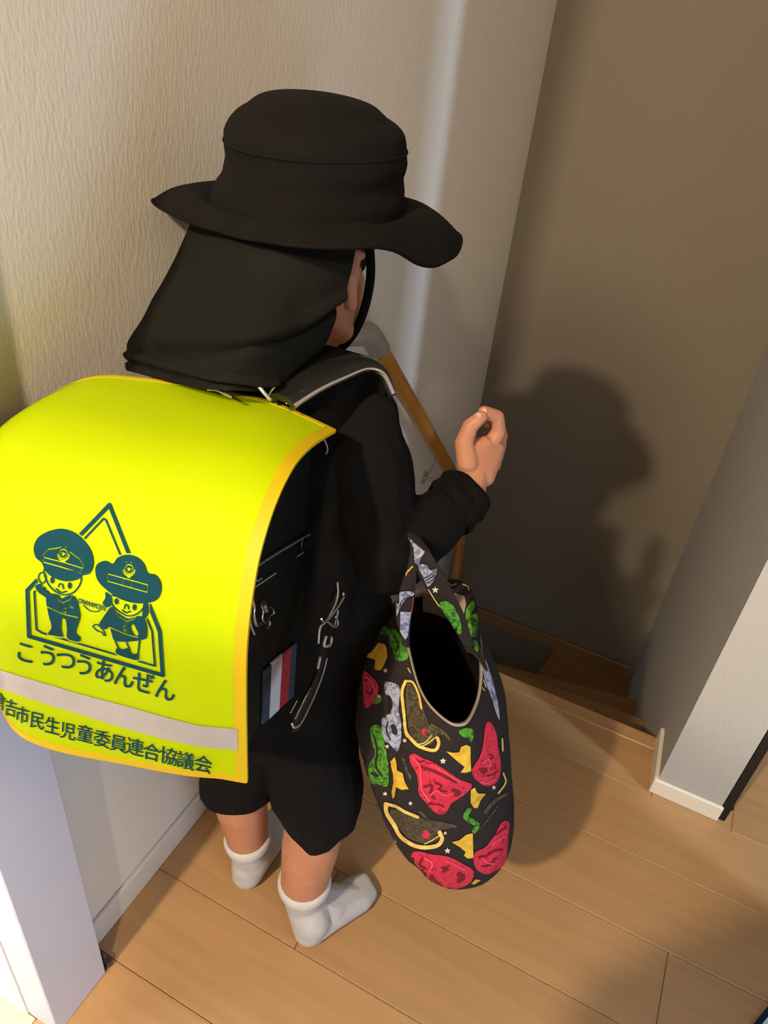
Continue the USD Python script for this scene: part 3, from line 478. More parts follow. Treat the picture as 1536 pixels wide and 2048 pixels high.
obj('edge_piping', tube(spline([onbelt(x, y, .007) for x, y in [(688, 1194), (676, 1214), (662, 1232), (650, 1245), (640, 1256), (637, 1286)]], 30), .0011, 8), W['grey_piping'], belt, smooth=50)
obj('edge_piping', tube(spline([onbelt(x, y, .006) for x, y in [(675, 1166), (676, 1185), (672, 1205), (660, 1230), (652, 1243)]], 24), .0010, 8), W['grey_piping'], belt, smooth=50)
obj('edge_piping', tube(spline([onbelt(x, y, .006) for x, y in [(676, 1220), (673, 1235), (669, 1250)]], 12), .0013, 8), W['grey_piping'], belt, smooth=50)
obj('buckle', tube(spline([onbelt(x, y, .009) for x, y in [(643, 1238), (648, 1244), (656, 1244), (666, 1253), (674, 1252), (676, 1242), (671, 1234)]], 30), .0010, 10), W['silver_piping'], belt, smooth=50)
obj('keeper', tube(spline([onbelt(x, y, .008) for x, y in [(652, 1272), (648, 1290), (655, 1292), (661, 1288), (663, 1274)]], 20), .0016, 8), W['grey_piping'], belt, smooth=50)
obj('edge_piping', tube(spline([onbelt(x, y, .007) for x, y in [(640, 1314), (638, 1326), (635, 1338)]], 10), .0014, 8), W['grey_piping'], belt, smooth=50)
obj('stud', tm(sph(onbelt(686, 1187, .008), .0025, 12)), W['chrome'], belt, smooth=True)
def stitches(a, b, n):
    out = []
    for i in range(n):
        p, q = np.array(a) + (np.array(b) - a) * (i / n), np.array(a) + (np.array(b) - a) * ((i + .5) / n); out.append(tube([onbelt(*p, .0052), onbelt(*q, .0052)], .0005, 5))
    return trimesh.util.concatenate(out)
obj('stitching', trimesh.util.concatenate([stitches((621, 1376), (594, 1430), 13), stitches((594, 1402), (580, 1428), 6), stitches((612, 1392), (590, 1440), 11)]), W['grey_piping'], belt, kind='stuff')
obj('panel_curl', tube(spline([onside(x, y, .006) for x, y in [(638, 868), (650, 882), (655, 898), (652, 908)]], 16), .0009, 6), W['grey_piping'], bp)
# ---------------------------------------------------------------- the shoulder straps and handle of the pack
def pxs(L): return np.array([at(x, y, Y=Y) for x, y, Y in L])
e_l = spline(pxs([(540, 800, .535), (600, 752, .570), (655, 728, .598), (712, 722, .620), (754, 745, .632), (770, 790, .640)]), 40)
e_r = spline(pxs([(588, 818, .530), (640, 785, .560), (690, 761, .588), (735, 744, .610), (766, 754, .618), (786, 792, .622)]), 40)
mid = (e_l + e_r) / 2 + np.array([0, 0, .006])
sg = np.stack([e_l, e_l * .5 + mid * .5 + [0, 0, .003], mid, e_r * .5 + mid * .5 + [0, 0, .003], e_r], 1)
strap = obj('shoulder_strap', sheet(sg, .008), W['shiny_leather'], bp, 'glossy black shoulder strap with silver edge', smooth=50)
obj('edge_piping', tube(e_r + [0, 0, .003], 0.0024, 12), W['silver_piping'], strap, 'silver edge piping', smooth=50)
obj('edge_piping', tube(e_r + (e_l - e_r) * .07 + [0, 0, .005], .0012, 8), W['leather'], strap, smooth=50)
obj('edge_piping', tube(e_l[16:34] + [0, -.002, .004], .0012, 8), W['grey_piping'], strap, smooth=50)
obj('stitching', trimesh.util.concatenate([tube([a, b], .0005, 5) for a, b in zip((e_r + (e_l - e_r) * .16 + [0, 0, .0085])[3:26:2], (e_r + (e_l - e_r) * .16 + [0, 0, .0085])[4:27:2])]), W['grey_piping'], strap, kind='stuff')
obj('hanging_loop', tube(spline(pxs([(514, 768, .515), (527, 784, .515), (541, 800, .512)]), 12), .0018, 10), W['silver_piping'], bp, smooth=50)
obj('hanging_loop', tube(spline(pxs([(552, 771, .53), (544, 780, .53), (538, 790, .525)]), 10), .0010, 8), W['silver_piping'], bp, smooth=50)
obj('strap_rivet', tube(spline(pxs([(580, 798, .537), (576, 803, .535), (572, 808, .533)]), 8), .0013, 8), W['chrome'], bp, smooth=50)
obj('handle_wire', tube(spline(pxs([(414, 779, .50), (432, 780, .505), (448, 787, .505), (462, 794, .50)]), 14), .0012, 8), W['silver_piping'], bp, smooth=50)
# ---------------------------------------------------------------- the child
pn = thing('person', 'child in black hat, jacket and shorts standing at the stairs with one hand raised', 'person')
HC = np.array([-.412, .690, 1.072]); e1 = np.array([.9945, -.1045, 0]); e1 /= np.linalg.norm(e1); e2 = np.array([-e1[1], e1[0], 0])
def hd(a, b, c): return HC + e1 * a + e2 * b + Z * c
def p_(px, py, Y, r): return (*at(px, py, Y=Y), r)
Wr = np.array([-.187, .695, .862]); El = at(772, 1118, Y=.590)
hand = []
hand += chain([(*El, .027), (*Wr, .0195), p_(944, 950, .705, .018)])
# palm slab
pk = [p_(938, 950, .700, .014), p_(968, 952, .715, .013), p_(935, 905, .705, .012), p_(990, 898, .735, .011), p_(968, 890, .722, .0105)]
hand.append(m3.Manifold.batch_hull([sph(p[:3], p[3]) for p in pk]))
hand += chain([p_(935, 925, .698, .0125), p_(928, 886, .700, .0105), p_(940, 853, .706, .0088), p_(962, 834, .712, .0072)])       # thumb
hand += chain([p_(978, 893, .728, .0095), p_(997, 862, .738, .0088), p_(994, 834, .735, .0080), p_(969, 824, .722, .0070)])       # index finger
hand += chain([p_(987, 903, .735, .0095), p_(1000, 872, .752, .0090), p_(993, 848, .757, .0080), p_(976, 848, .742, .0070)])      # middle
hand += chain([p_(990, 915, .742, .0092), p_(999, 888, .762, .0086), p_(988, 870, .764, .0076), p_(974, 874, .748, .0068)])       # ring
hand += chain([p_(988, 930, .745, .0082), p_(994, 906, .764, .0076), p_(984, 893, .765, .0068), p_(974, 896, .752, .0062)])       # little finger
hand_m = tm(union(hand).refine_to_length(.0032)); trimesh.smoothing.filter_taubin(hand_m, lamb=.5, nu=.52, iterations=8)
def to_man(t): return m3.Manifold(m3.Mesh(np.asarray(t.vertices, np.float32), np.asarray(t.faces, np.uint32)))
# head with face, neck, trunk, legs
hp = [sph(hd(0, -.012, .02), (.071, .088, .085), 32), sph(hd(0, .020, -.035), (.058, .066, .070), 24), m3.Manifold.batch_hull([sph(hd(0, .060, -.078), .020), sph(hd(.036, .020, -.062), .022), sph(hd(-.036, .020, -.062), .022), sph(hd(0, .045, -.05), .034)]),
      bone(hd(0, .078, .006), .006, hd(0, .092, -.022), .0085), sph(hd(0.010, .088, -.026), .0075), sph(hd(-.010, .088, -.026), .0075), bone(hd(.034, .066, .018), .014, hd(-.034, .066, .018), .014),
      sph(hd(.028, .050, -.032), .022), sph(hd(-.028, .050, -.032), .022)]
bd = [bone((-.40, .655, 1.0), .038, (-.40, .63, .93), .042), bone((-.47, .62, .90), .040, (-.335, .632, .905), .040), bone((-.40, .63, .88), .066, (-.385, .625, .66), .060), bone((-.42, .625, .55), .056, (-.355, .627, .55), .054), bone((-.385, .62, .66), .060, (-.385, .625, .56), .060),
      *chain([(-.285, .62, .915, .03), (*El, .027)]), *chain([(-.515, .60, .90, .03), (-.515, .67, .76, .027), (-.455, .755, .79, .02), (-.43, .775, .81, .018)]),
      *chain([(-.345, .622, .52, .054), (-.303, .604, .285, .045), (-.300, .588, .21, .045), (-.302, .580, .125, .0385), (-.299, .582, .06, .028), (-.298, .580, .05, .028)]), *chain([(-.42, .622, .52, .056), (-.441, .605, .285, .045), (-.438, .600, .21, .043), (-.428, .602, .12, .0355), (-.421, .606, .05, .028), (-.421, .606, .05, .028)]),
      bone((-.298, .580, .03), .020, (-.245, .655, .022), .013), bone((-.421, .606, .03), .020, (-.430, .68, .022), .013)]
lh = [sph((-.425, .785, .82), (.026, .02, .03))] + [x for k in range(4) for x in chain([(-.437 + .016 * k, .795, .835, .008), (-.437 + .016 * k, .815, .845, .008), (-.435 + .015 * k, .817, .825, .0075), (-.433 + .014 * k, .80, .815, .007)])] + chain([(-.405, .785, .815, .01), (-.395, .80, .832, .0085), (-.402, .812, .845, .0075)])
base = tm(union(hp + bd).refine_to_length(.008)); trimesh.smoothing.filter_taubin(base, lamb=.5, nu=.52, iterations=14)
ear = [bone(hd(s * .0735, -.012, .030), .0075, hd(s * .0755, -.020, .012), .0075) for s in (1, -1)] + [bone(hd(s * .0755, -.020, .012), .0075, hd(s * .072, -.010, -.022), .0065) for s in (1, -1)] + [bone(hd(s * .0735, -.012, .030), .007, hd(s * .071, .004, .026), .005) for s in (1, -1)] + [m3.Manifold.batch_hull([sph(hd(s * .071, -.012, .022), .005), sph(hd(s * .071, -.012, -.008), .005), sph(hd(s * .069, .004, .01), .004)]) for s in (1, -1)]
earm = tm(union(ear).refine_to_length(.003)); trimesh.smoothing.filter_taubin(earm, lamb=.5, nu=.52, iterations=6)
lhm = tm(union(lh).refine_to_length(.004)); trimesh.smoothing.filter_taubin(lhm, lamb=.5, nu=.52, iterations=6)
body = tm(union([to_man(base), to_man(hand_m), to_man(earm), to_man(lhm)]))
bdy = obj('body', body, W['skin'], pn, smooth=True)
for s in (1, -1):
    ey = obj('eye', tm(sph(hd(s * .029, .0715, .004), (.0115, .0085, .0075), 20)), W['eye_white'], pn, smooth=True)
    obj('iris', tm(sph(hd(s * .029, .0765, .004), (.0052, .0042, .0055), 16)), W['iris'], ey, smooth=True)
    obj('eyebrow', tube(spline([hd(s * .016, .083, .024), hd(s * .029, .081, .028), hd(s * .042, .071, .025)], 10), .0025, 8), W['hair'], pn, smooth=True)
obj('mouth', trimesh.util.concatenate([tm(sph(hd(0, .0835, -.0525), (.018, .006, .0035), 16)), tm(sph(hd(0, .083, -.0575), (.015, .006, .004), 16))]), W['lips'], pn, smooth=True)
obj('thumb_nail', tm(sph(at(957, 832, Y=.706) + [0, 0, 0], (.0045, .0030, .0045), 12)), W['nail'], pn, smooth=True)
obj('finger_nail', tm(sph(at(968, 822, Y=.7165), (.0042, .0028, .004), 12)), W['nail'], pn, smooth=True)
# hair: cap with short side and back
hr_ = m3.Manifold.sphere(1.0, 40).scale([.0735, .0925, .0885]); hr_ = hr_.rotate([0, 0, math.degrees(math.atan2(e1[1], e1[0]))]).translate([float(x) for x in hd(0, -.014, .021)])
cut = m3.Manifold.cube([.4, .4, .4], True).rotate([30, 0, math.degrees(math.atan2(e1[1], e1[0]))]).translate([float(x) for x in hd(0, .150, -.145)])
hm = tm((hr_ - cut).refine_to_length(.006)); hm.vertices += hm.vertex_normals * ((meshkit.fbm(np.array(hm.vertices) * [160, 160, 30], 2, 8) - .5) * .004)[:, None]
obj('hair', hm, W['hair'], pn, 'short black hair', smooth=True)
# ---- hat
ht = obj('hat', None, None, pn) if False else None
prs = [((438, 385), (806, 432)), ((449, 352), (805, 400)), ((462, 320), (804, 368)), ((464, 296), (808, 346)), ((463, 268), (810, 310)), ((468, 236), (808, 278)), ((484, 212), (794, 256)), ((508, 197), (768, 236))]
NR = 72; th = np.linspace(0, 2 * np.pi, NR, endpoint=False); rings = []
for k, (a, b) in enumerate(prs):
    L_, R_ = at(*a, Y=.664), at(*b, Y=.706); c = (L_ + R_) / 2; ax = (R_ - L_) / 2; ra = np.linalg.norm(ax)
    fr = np.array([-ax[1], ax[0], 0]); fr /= np.linalg.norm(fr); rb = ra * (1.06 if k < 6 else 1.0)
    ring = c + np.outer(np.cos(th), ax) + np.outer(np.sin(th), fr * rb); rings.append(ring)
c_, up_ = rings[-1].mean(0), np.cross(rings[-1][0] - rings[-1].mean(0), rings[-1][NR // 4] - rings[-1].mean(0)); up_ /= np.linalg.norm(up_); base8 = rings[-1]
for ph in (18, 36, 52, 66, 78, 87): rings.append(c_ + (base8 - c_) * math.cos(math.radians(ph)) ** .9 + up_ * .0125 * math.sin(math.radians(ph)))
rings = np.array(rings)
from scipy.interpolate import PchipInterpolator
fine = PchipInterpolator(np.arange(len(rings)), rings, axis=0)(np.linspace(0, len(rings) - 1, 46))
fine[24:] = gaussian_filter1d(fine, 2.6, axis=0, mode='nearest')[24:]
w = meshkit.fbm(fine * [16, 16, 30], 3, 21) - .5; cen = fine.mean(1, keepdims=True); out_ = fine - cen; out_ /= np.maximum(np.linalg.norm(out_, axis=2, keepdims=True), 1e-6)
amp = np.interp(np.arange(46), [0, 4, 14, 22, 30, 45], [.004, .012, .012, .006, .005, .001])
fine = fine + out_ * (w * amp[:, None])[..., None]
hat = obj('hat', loft(fine, False, True), W['hat'], pn, 'black wide-brimmed cloth hat', smooth=60)
edge = pxs([(914, 466, .765), (922, 480, .735), (906, 511, .690), (850, 529, .640), (778, 491, .592), (700, 495, .562), (590, 489, .540), (490, 477, .546), (390, 446, .575), (306, 406, .620), (350, 400, .69), (440, 402, .76), (560, 415, .82), (680, 428, .845), (800, 442, .83), (880, 455, .79)])
edge = np.vstack([spline(np.vstack([edge, edge[:1]]), 121)[:-1]])
eang = np.unwrap(np.arctan2((edge - fine[0].mean(0)) @ e2, (edge - fine[0].mean(0)) @ e1))
base_ring = fine[0]; bang = np.arctan2((base_ring - base_ring.mean(0)) @ e2, (base_ring - base_ring.mean(0)) @ e1)
NB = 120; ta = np.linspace(0, 2 * np.pi, NB, endpoint=False)
def by_angle(P, A):
    A = np.mod(A, 2 * np.pi); o = np.argsort(A); A, P = A[o], P[o]; A = np.r_[A - 2 * np.pi, A, A + 2 * np.pi]; P = np.vstack([P, P, P]); return np.stack([np.interp(ta, A, P[:, k]) for k in range(3)], 1)
Eb, Bb = by_angle(edge, eang), by_angle(base_ring, bang)
BG = []
for s in np.linspace(0, 1, 14):
    q = Bb * (1 - s) + Eb * s; q[:, 2] += .012 * math.sin(s * math.pi) * (1 - .3 * s); q += np.c_[np.zeros((NB, 2)), (meshkit.fbm(q * 22, 2, 31) - .5) * .006 * s]; BG.append(q)
BG = np.array(BG); BG = np.concatenate([BG, BG[:, :1]], 1)
obj('brim', sheet(BG, .003), W['hat'], hat, 'wide black brim', smooth=60)
obj('brim_lining', sheet(BG[4:13][:, [i % NB for i in range(-16, 56)]] - [0, 0, .0026], .0012), W['brim_under'], hat, 'grey underside of the brim', smooth=60)
obj('brim_hem', tube(np.vstack([BG[-1]]), .0022, 8), W['hat'], hat, smooth=60)
obj('crown_seam', tube(np.vstack([fine[14], fine[14][:1]]) , .0016, 6), W['hat'], hat, smooth=60)
fg = np.array([pxs(r) for r in [
    [(388, 436, .645), (450, 455, .578), (540, 470, .563), (630, 480, .577), (712, 490, .605)],
    [(345, 530, .645), (432, 545, .562), (530, 565, .545), (622, 572, .567), (697, 560, .598)],
    [(292, 625, .600), (392, 645, .530), (500, 662, .508), (600, 660, .556), (674, 625, .596)],
    [(252, 698, .590), (352, 715, .515), (465, 732, .498), (568, 728, .542), (648, 688, .598)],
    [(257, 742, .560), (345, 764, .504), (450, 783, .497), (548, 778, .536), (618, 733, .608)]]])
FG = refine_grid(fg, 60, 60)
I, J = np.meshgrid(np.linspace(0, 1, 60), np.linspace(0, 1, 60), indexing='ij')
def crease(d, w): return np.exp(-(d / w) ** 2)
disp = .007 * crease(I - (.62 - .34 * (J - .25)), .05) * (J > .15) - .006 * crease(I - (.70 - .34 * (J - .25)), .05) + .006 * crease(I - (.80 + .16 * J), .035) * (J < .75) - .005 * crease(I - (.87 + .13 * J), .03) * (J < .75)
disp += (meshkit.fbm(FG * 22, 2, 13) - .5) * .008 * I
nrm = np.cross(np.gradient(FG, axis=0), np.gradient(FG, axis=1)); nrm /= np.linalg.norm(nrm, axis=2, keepdims=True)
nrm *= np.sign((C - FG[30, 30]) @ nrm[30, 30])
FG = FG + nrm * disp[..., None]
obj('neck_flap', sheet(FG, .0022), W['flap'], hat, 'dark neck flap hanging over the collar', smooth=60)
cst = np.vstack([spline([hd(.0745, .012, .04), hd(.0735, .022, .0), hd(.066, .026, -.04), hd(.050, .030, -.075), hd(.022, .040, -.102), hd(-.02, .040, -.103), hd(-.05, .030, -.075), hd(-.066, .026, -.04), hd(-.0745, .012, .04)], 60)])
obj('chin_strap', tube(cst, .0048, 10), W['hat'], hat, 'black chin strap', smooth=60)
# ---- jacket
wr = np.array([.62, .62, 1.0])
tors = [m3.Manifold.batch_hull([sph(q[:3], q[3]) for q in [(-.49, .615, .905, .052), (-.322, .630, .915, .05), (-.40, .612, .955, .045)]]),
        m3.Manifold.batch_hull([sph(q[:3], q[3]) for q in [(-.49, .615, .905, .052), (-.322, .630, .915, .052), (-.44, .622, .56, .085), (-.336, .628, .56, .076), (-.335, .636, .72, .073), (-.44, .615, .72, .08)]])]
tors.append(m3.Manifold.batch_hull([sph(q[:3], q[3]) for q in [(-.335, .636, .72, .073), (-.336, .628, .60, .07), p_(738, 1212, .650, .032), p_(722, 1290, .640, .03)]]))
sleeve = chain([(-.33, .65, .93, .04), p_(748, 835, .640, .032), (-.284, .625, .915, .047)]) + chain([(-.284, .625, .915, .047), (-.252, .61, .84, .044), (*El, .040), tuple(El * .55 + Wr * .45) + (.040,), tuple(El * .12 + Wr * .88) + (.030,)])
sl2 = chain([(-.515, .60, .90, .047), (-.515, .66, .77, .043), (-.463, .745, .79, .033)])
collar = chain([(-.455, .61, .985, .033), (-.41, .585, .995, .034), (-.365, .60, .995, .034), (-.335, .64, .985, .033), (-.326, .675, .972, .027)])
jk = skin(tors + sleeve + sl2 + collar, .0085, 14, .012, 20, 5)
jacket = obj('jacket', jk, W['jacket'], pn, 'black jacket', smooth=True)
ax_ = (Wr - El) / np.linalg.norm(Wr - El); s1 = np.cross(ax_, Z); s1 /= np.linalg.norm(s1); s2 = np.cross(s1, ax_); cu = []
for t, r in [(-.030, .0385), (-.018, .0405), (-.010, .037), (-.002, .0395), (.004, .0375), (.008, .031), (.004, .026), (-.01, .025)]:
    cc = El * .12 + Wr * .88 + ax_ * t + ax_ * .012
    cu.append([cc + (s1 * math.cos(a) + s2 * math.sin(a)) * r * .86 * (1 + .07 * math.sin(3 * a + t * 90) + .05 * math.sin(5 * a - t * 60)) for a in np.linspace(0, 2 * np.pi, 40, endpoint=False)])
obj('cuff', loft(np.array([spline(np.array(cu)[:, j], 24) for j in range(40)]).transpose(1, 0, 2), False, False), W['jacket'], jacket, smooth=60)
# ---- shorts
sh = skin([m3.Manifold.batch_hull([sph(q[:3], q[3]) for q in [(-.42, .62, .56, .088), (-.337, .628, .56, .075), (-.42, .615, .46, .086), (-.332, .618, .46, .075)]]),
           m3.Manifold.batch_hull([sph((-.333, .615, .47), .076), *[sph(at(x, y, Y=Y_), .012, 12) for x, y, Y_ in ((626, 1698, .545), (652, 1694, .55), (560, 1612, .585), (706, 1612, .610), (694, 1656, .575), (588, 1658, .56))], sph((-.30, .665, .30), .02), sph((-.34, .65, .30), .02)]),
           m3.Manifold.batch_hull([sph((-.42, .61, .47), .09), *[sph((-.440 + .058 * math.cos(a), .605 + .062 * math.sin(a), .262 + .012 * math.cos(a)), .007, 10) for a in np.linspace(0, 2 * np.pi, 18)]])], .009, 8, .010, 16, 9)
obj('shorts', sh, W['shorts'], pn, 'loose black shorts', smooth=True)
# ---- socks
def sock(heel, toe, ankle, cuffc, cr, name):
    heel, toe = np.array([*heel, 0]), np.array([*toe, 0]); d = (toe - heel); Lg = np.linalg.norm(d); d /= Lg; n = np.array([-d[1], d[0], 0])
    def q(a, b, z, r): return sph(heel + d * a * Lg + n * b + Z * z, r)
    parts = [m3.Manifold.batch_hull([q(.15, 0, .027, .027), q(.17, 0, .05, .030), (sph(ankle, .034))]),
             m3.Manifold.batch_hull([q(.14, 0, .027, .027), q(.45, -.004, .026, .0255), (sph(ankle, .034))]),
             m3.Manifold.batch_hull([q(.40, -.003, .028, .027), q(.74, .012, .021, .020), q(.74, -.014, .021, .020), q(.88, .010, .018, .0165), q(.86, -.012, .017, .0155)]),
             m3.Manifold.batch_hull([q(.40, 0, .038, .026), q(.68, 0, .026, .020), sph(ankle, .030)]),
             m3.Manifold.batch_hull([sph(ankle, .034), sph(np.array(cuffc) - [0, 0, .012], cr - .001)])]
    u_ = union(parts); u_ = u_.trim_by_plane((0., 0., 1.), .001)
    g = tm(u_.refine_to_length(.006)); trimesh.smoothing.filter_taubin(g, lamb=.5, nu=.52, iterations=10)
    g.vertices[:, 2] = np.maximum(g.vertices[:, 2], .0006)
    ax = np.array(cuffc) - ankle; ax /= np.linalg.norm(ax); a1 = np.cross(ax, [1, 0, 0]); a1 /= np.linalg.norm(a1); a2 = np.cross(ax, a1); V = np.array(g.vertices)
    # cut off the rounded top: keep below the cuff plane
    gm = to_man(g).trim_by_plane(tuple(float(x) for x in -ax), float(-ax @ np.array(cuffc)))
    so = obj(name, tm(gm), W['sock'], pn, 'white knitted ankle sock', smooth=50)
    ring = lambda t, r: [np.array(cuffc) + ax * t + (a1 * math.cos(a) + a2 * math.sin(a)) * r for a in np.linspace(0, 2 * np.pi, 48, endpoint=False)]
    prof_ = [(-.013, cr - .001), (-.012, cr + .0022), (-.006, cr + .0032), (.000, cr + .0030), (.0045, cr + .0012), (.006, cr - .002), (.003, cr - .006), (-.008, cr - .008)]
    obj('cuff', loft(np.array([ring(t, r) for t, r in prof_]), False, False), W['sock_cuff'], so, smooth=60)
    for k in (0, 1): obj('cuff_line', tube(ring(-.0165 - .006 * k, cr + .0000 - .001 * k) + ring(-.0165 - .006 * k, cr - .001 * k)[:1], .0012, 6), W['sock_line'], so, smooth=60)
sock((-.286, .540), (-.222, .694), np.array([-.299, .582, .062]), (-.302, .580, .126), .0405, 'sock')
sock((-.420, .568), (-.434, .735), np.array([-.421, .606, .060]), (-.428, .602, .118), .0375, 'sock')

# ---- the adult who takes the picture, standing behind the camera (out of the frame; throws the soft shadow at the lower right)
ph_c = C - M[2] * .020 + M[1] * .045 + M[0] * .02
def pho(a, b, c): return ph_c + M[0] * a + M[1] * b + M[2] * c
sp = thing('smartphone', 'black smartphone held up by the adult behind the camera', 'phone')
bx_ = box((-.036, -.076, -.0045), (.036, .076, .0045), .003); bx_.vertices = np.array([pho(*v) for v in bx_.vertices]); bx_.fix_normals(); obj('body', bx_, W['leather'], sp)
bx_ = box((-.033, -.072, -.0052), (.033, .072, -.0047), 0); bx_.vertices = np.array([pho(*v) for v in bx_.vertices]); bx_.fix_normals(); obj('screen', bx_, W['screen'], sp)
ad = thing('person', 'adult in dark clothes standing behind the camera holding up a phone', 'person')
ax0, ay0 = .055, -.40
def ap(x, y, z): return (ax0 + x * 1.08, ay0 + y * 1.08, z * 1.10 if z > .1 else z)
hL, hR = pho(-.052, .01, -.022), pho(.052, .01, -.022)
def side_hand(h, s):
    out = chain([(*h, .018), (*(h + M[1] * .06 - M[2] * .02), .022)])
    for k in range(4): out += chain([(*(pho(s * .050, -.012 + .018 * k, -.016)), .0092), (*(pho(s * .050, -.016 + .018 * k, .006)), .0086), (*(pho(s * .034, -.016 + .018 * k, .0135)), .008)])
    return out + chain([(*pho(s * .055, .03, -.02), .012), (*pho(s * .045, .0, -.024), .0098), (*pho(s * .028, -.022, -.0185), .0088)])
ab = [sph(ap(0, .03, 1.475), (.074, .092, .112), 28), bone(ap(0, .0, 1.38), .052, ap(0, 0, 1.30), .055), m3.Manifold.batch_hull([sph(ap(-.15, 0, 1.27), .05), sph(ap(.15, 0, 1.27), .05), sph(ap(0, 0, 1.05), .11), sph(ap(0, 0, 1.30), .06)]), m3.Manifold.batch_hull([sph(ap(-.07, 0, .88), .11), sph(ap(.07, 0, .88), .11), sph(ap(0, 0, 1.05), .11)]),
      bone(ap(0, .115, 1.48), .008, ap(0, .132, 1.455), .012), sph(ap(.076, .02, 1.465), (.008, .016, .028)), sph(ap(-.076, .02, 1.465), (.008, .016, .028)),
      m3.Manifold.batch_hull([sph(ap(0, .09, 1.385), .022), sph(ap(.045, .03, 1.40), .025), sph(ap(-.045, .03, 1.40), .025)])]
for s, h in ((-1, hL), (1, hR)):
    ab += chain([(*ap(s * .165, 0, 1.265), .048), (*ap(s * .185, .10, 1.06), .042), (*(h + M[1] * .06 - M[2] * .02), .024)]) + side_hand(h, s)
    ab += chain([(*ap(s * .085, 0, .86), .085), (*ap(s * .09, .01, .46), .058), (*ap(s * .09, -.02, .30), .055), (*ap(s * .09, -.02, .07), .036)]) + [m3.Manifold.batch_hull([sph(ap(s * .09, -.045, .034), .032), sph(ap(s * .095, .06, .03), .028), sph(ap(s * .10, .15, .022), .021), sph(ap(s * .09, -.02, .07), .036)])]
abm = tm(union(ab).refine_to_length(.012)); trimesh.smoothing.filter_taubin(abm, lamb=.5, nu=.52, iterations=6)
obj('body', abm, W['skin'], ad, smooth=True)
hb = m3.Manifold.sphere(1, 32).scale([.082, .10, .115]).translate(list(ap(0, .015, 1.485))) - m3.Manifold.cube([.3, .3, .3], True).rotate([20, 0, 0]).translate(list(ap(0, .215, 1.40)))
obj('hair', tm(hb.refine_to_length(.012)), W['hair'], ad, smooth=True)
for s in (-1, 1): obj('eye', tm(sph(ap(s * .031, .112, 1.482), (.012, .008, .007), 16)), W['eye_white'], ad, smooth=True)
obj('mouth', tm(sph(ap(0, .113, 1.415), (.022, .006, .005), 16)), W['lips'], ad, smooth=True)
tp = [m3.Manifold.batch_hull([sph(ap(-.155, 0, 1.27), .06), sph(ap(.155, 0, 1.27), .06), sph(ap(0, 0, 1.31), .068), sph(ap(-.06, 0, 1.02), .13), sph(ap(.06, 0, 1.02), .13)]), m3.Manifold.batch_hull([sph(ap(-.06, 0, 1.02), .13), sph(ap(.06, 0, 1.02), .13), sph(ap(-.08, 0, .86), .125), sph(ap(.08, 0, .86), .125)])]
for s, h in ((-1, hL), (1, hR)): tp += chain([(*ap(s * .165, 0, 1.265), .062), (*ap(s * .185, .10, 1.06), .055), tuple(np.array(ap(s * .185, .10, 1.06)) * .3 + (h + M[1] * .06 - M[2] * .02) * .7) + (.04,)])
obj('jumper', skin(tp, .014, 10, .010, 12, 4), W['adult_top'], ad, smooth=True)
tr_ = []
for s in (-1, 1): tr_ += chain([(*ap(s * .075, 0, .86), .115), (*ap(s * .09, .01, .46), .078), (*ap(s * .09, -.015, .12), .066)])
obj('trousers', skin(tr_, .014, 10, .010, 12, 6), W['adult_trousers'], ad, smooth=True)
for s in (-1, 1):
    g = tm(m3.Manifold.batch_hull([sph(ap(s * .09, -.05, .036), .040), sph(ap(s * .095, .06, .034), .040), sph(ap(s * .10, .15, .028), .030)]).trim_by_plane((0., 0., 1.), .001)); obj('slipper', g, W['slipper'], ad, smooth=40)
# ---------------------------------------------------------------- the tote bag on the child's arm
tb = thing('tote_bag', 'black cloth tote bag with red, yellow, green and blue print hanging from the child\'s arm', 'tote bag')
A2 = np.array([-.60, .80, 0]); B2 = np.array([.80, .60, 0])
spec = [(0.668, (-0.178, 0.646), 0.104, 0.045), (0.64, (-0.177, 0.645), 0.114, 0.066), (0.6, (-0.171, 0.645), 0.122, 0.085), (0.53, (-0.163, 0.645), 0.126, 0.097), (0.45, (-0.143, 0.65), 0.124, 0.098), (0.38, (-0.123, 0.656), 0.116, 0.092), (0.335, (-0.112, 0.661), 0.103, 0.077), (0.309, (-0.108, 0.664), 0.089, 0.066), (0.302, (-0.106, 0.665), 0.075, 0.056)]
NT = 96; tt = np.linspace(0, 2 * np.pi, NT, endpoint=False)
def bag_ring(z, c, a, b, k, inset=0):
    ca, sb = np.cos(tt), np.sin(tt); n = 2.4
    x = np.sign(ca) * abs(ca) ** (2 / n) * (a - inset); y = np.sign(sb) * abs(sb) ** (2 / n) * (b - inset)
    R = np.array([*c, z]) + np.outer(x, A2) + np.outer(y, B2)
    up = np.interp(k, [0, 1, 2, 3], [1, .75, .4, 0])
    R[:, 2] += up * (.040 * np.exp(-(ca / .55) ** 2) - .004 * (ca < 0) * ca ** 2 - .003)      # the sides are pulled up by the handles, the near end sags
    R += np.outer(up * .012 * np.exp(-((tt - np.pi) / .35) ** 2), -A2)
    return R
R0 = np.array([bag_ring(*s_, k) for k, s_ in enumerate(spec)])
RF = np.stack([spline(R0[:, j], 60) for j in range(NT)], 1)
cc = RF.mean(1, keepdims=True); oo = RF - cc; oo /= np.linalg.norm(oo, axis=2, keepdims=True)
amp = np.interp(np.arange(60), [0, 6, 20, 50, 59], [.001, .005, .010, .007, .001])
RF = RF + oo * ((meshkit.fbm(RF * 17, 3, 41) - .5) * 1.4 * amp[:, None])[..., None]
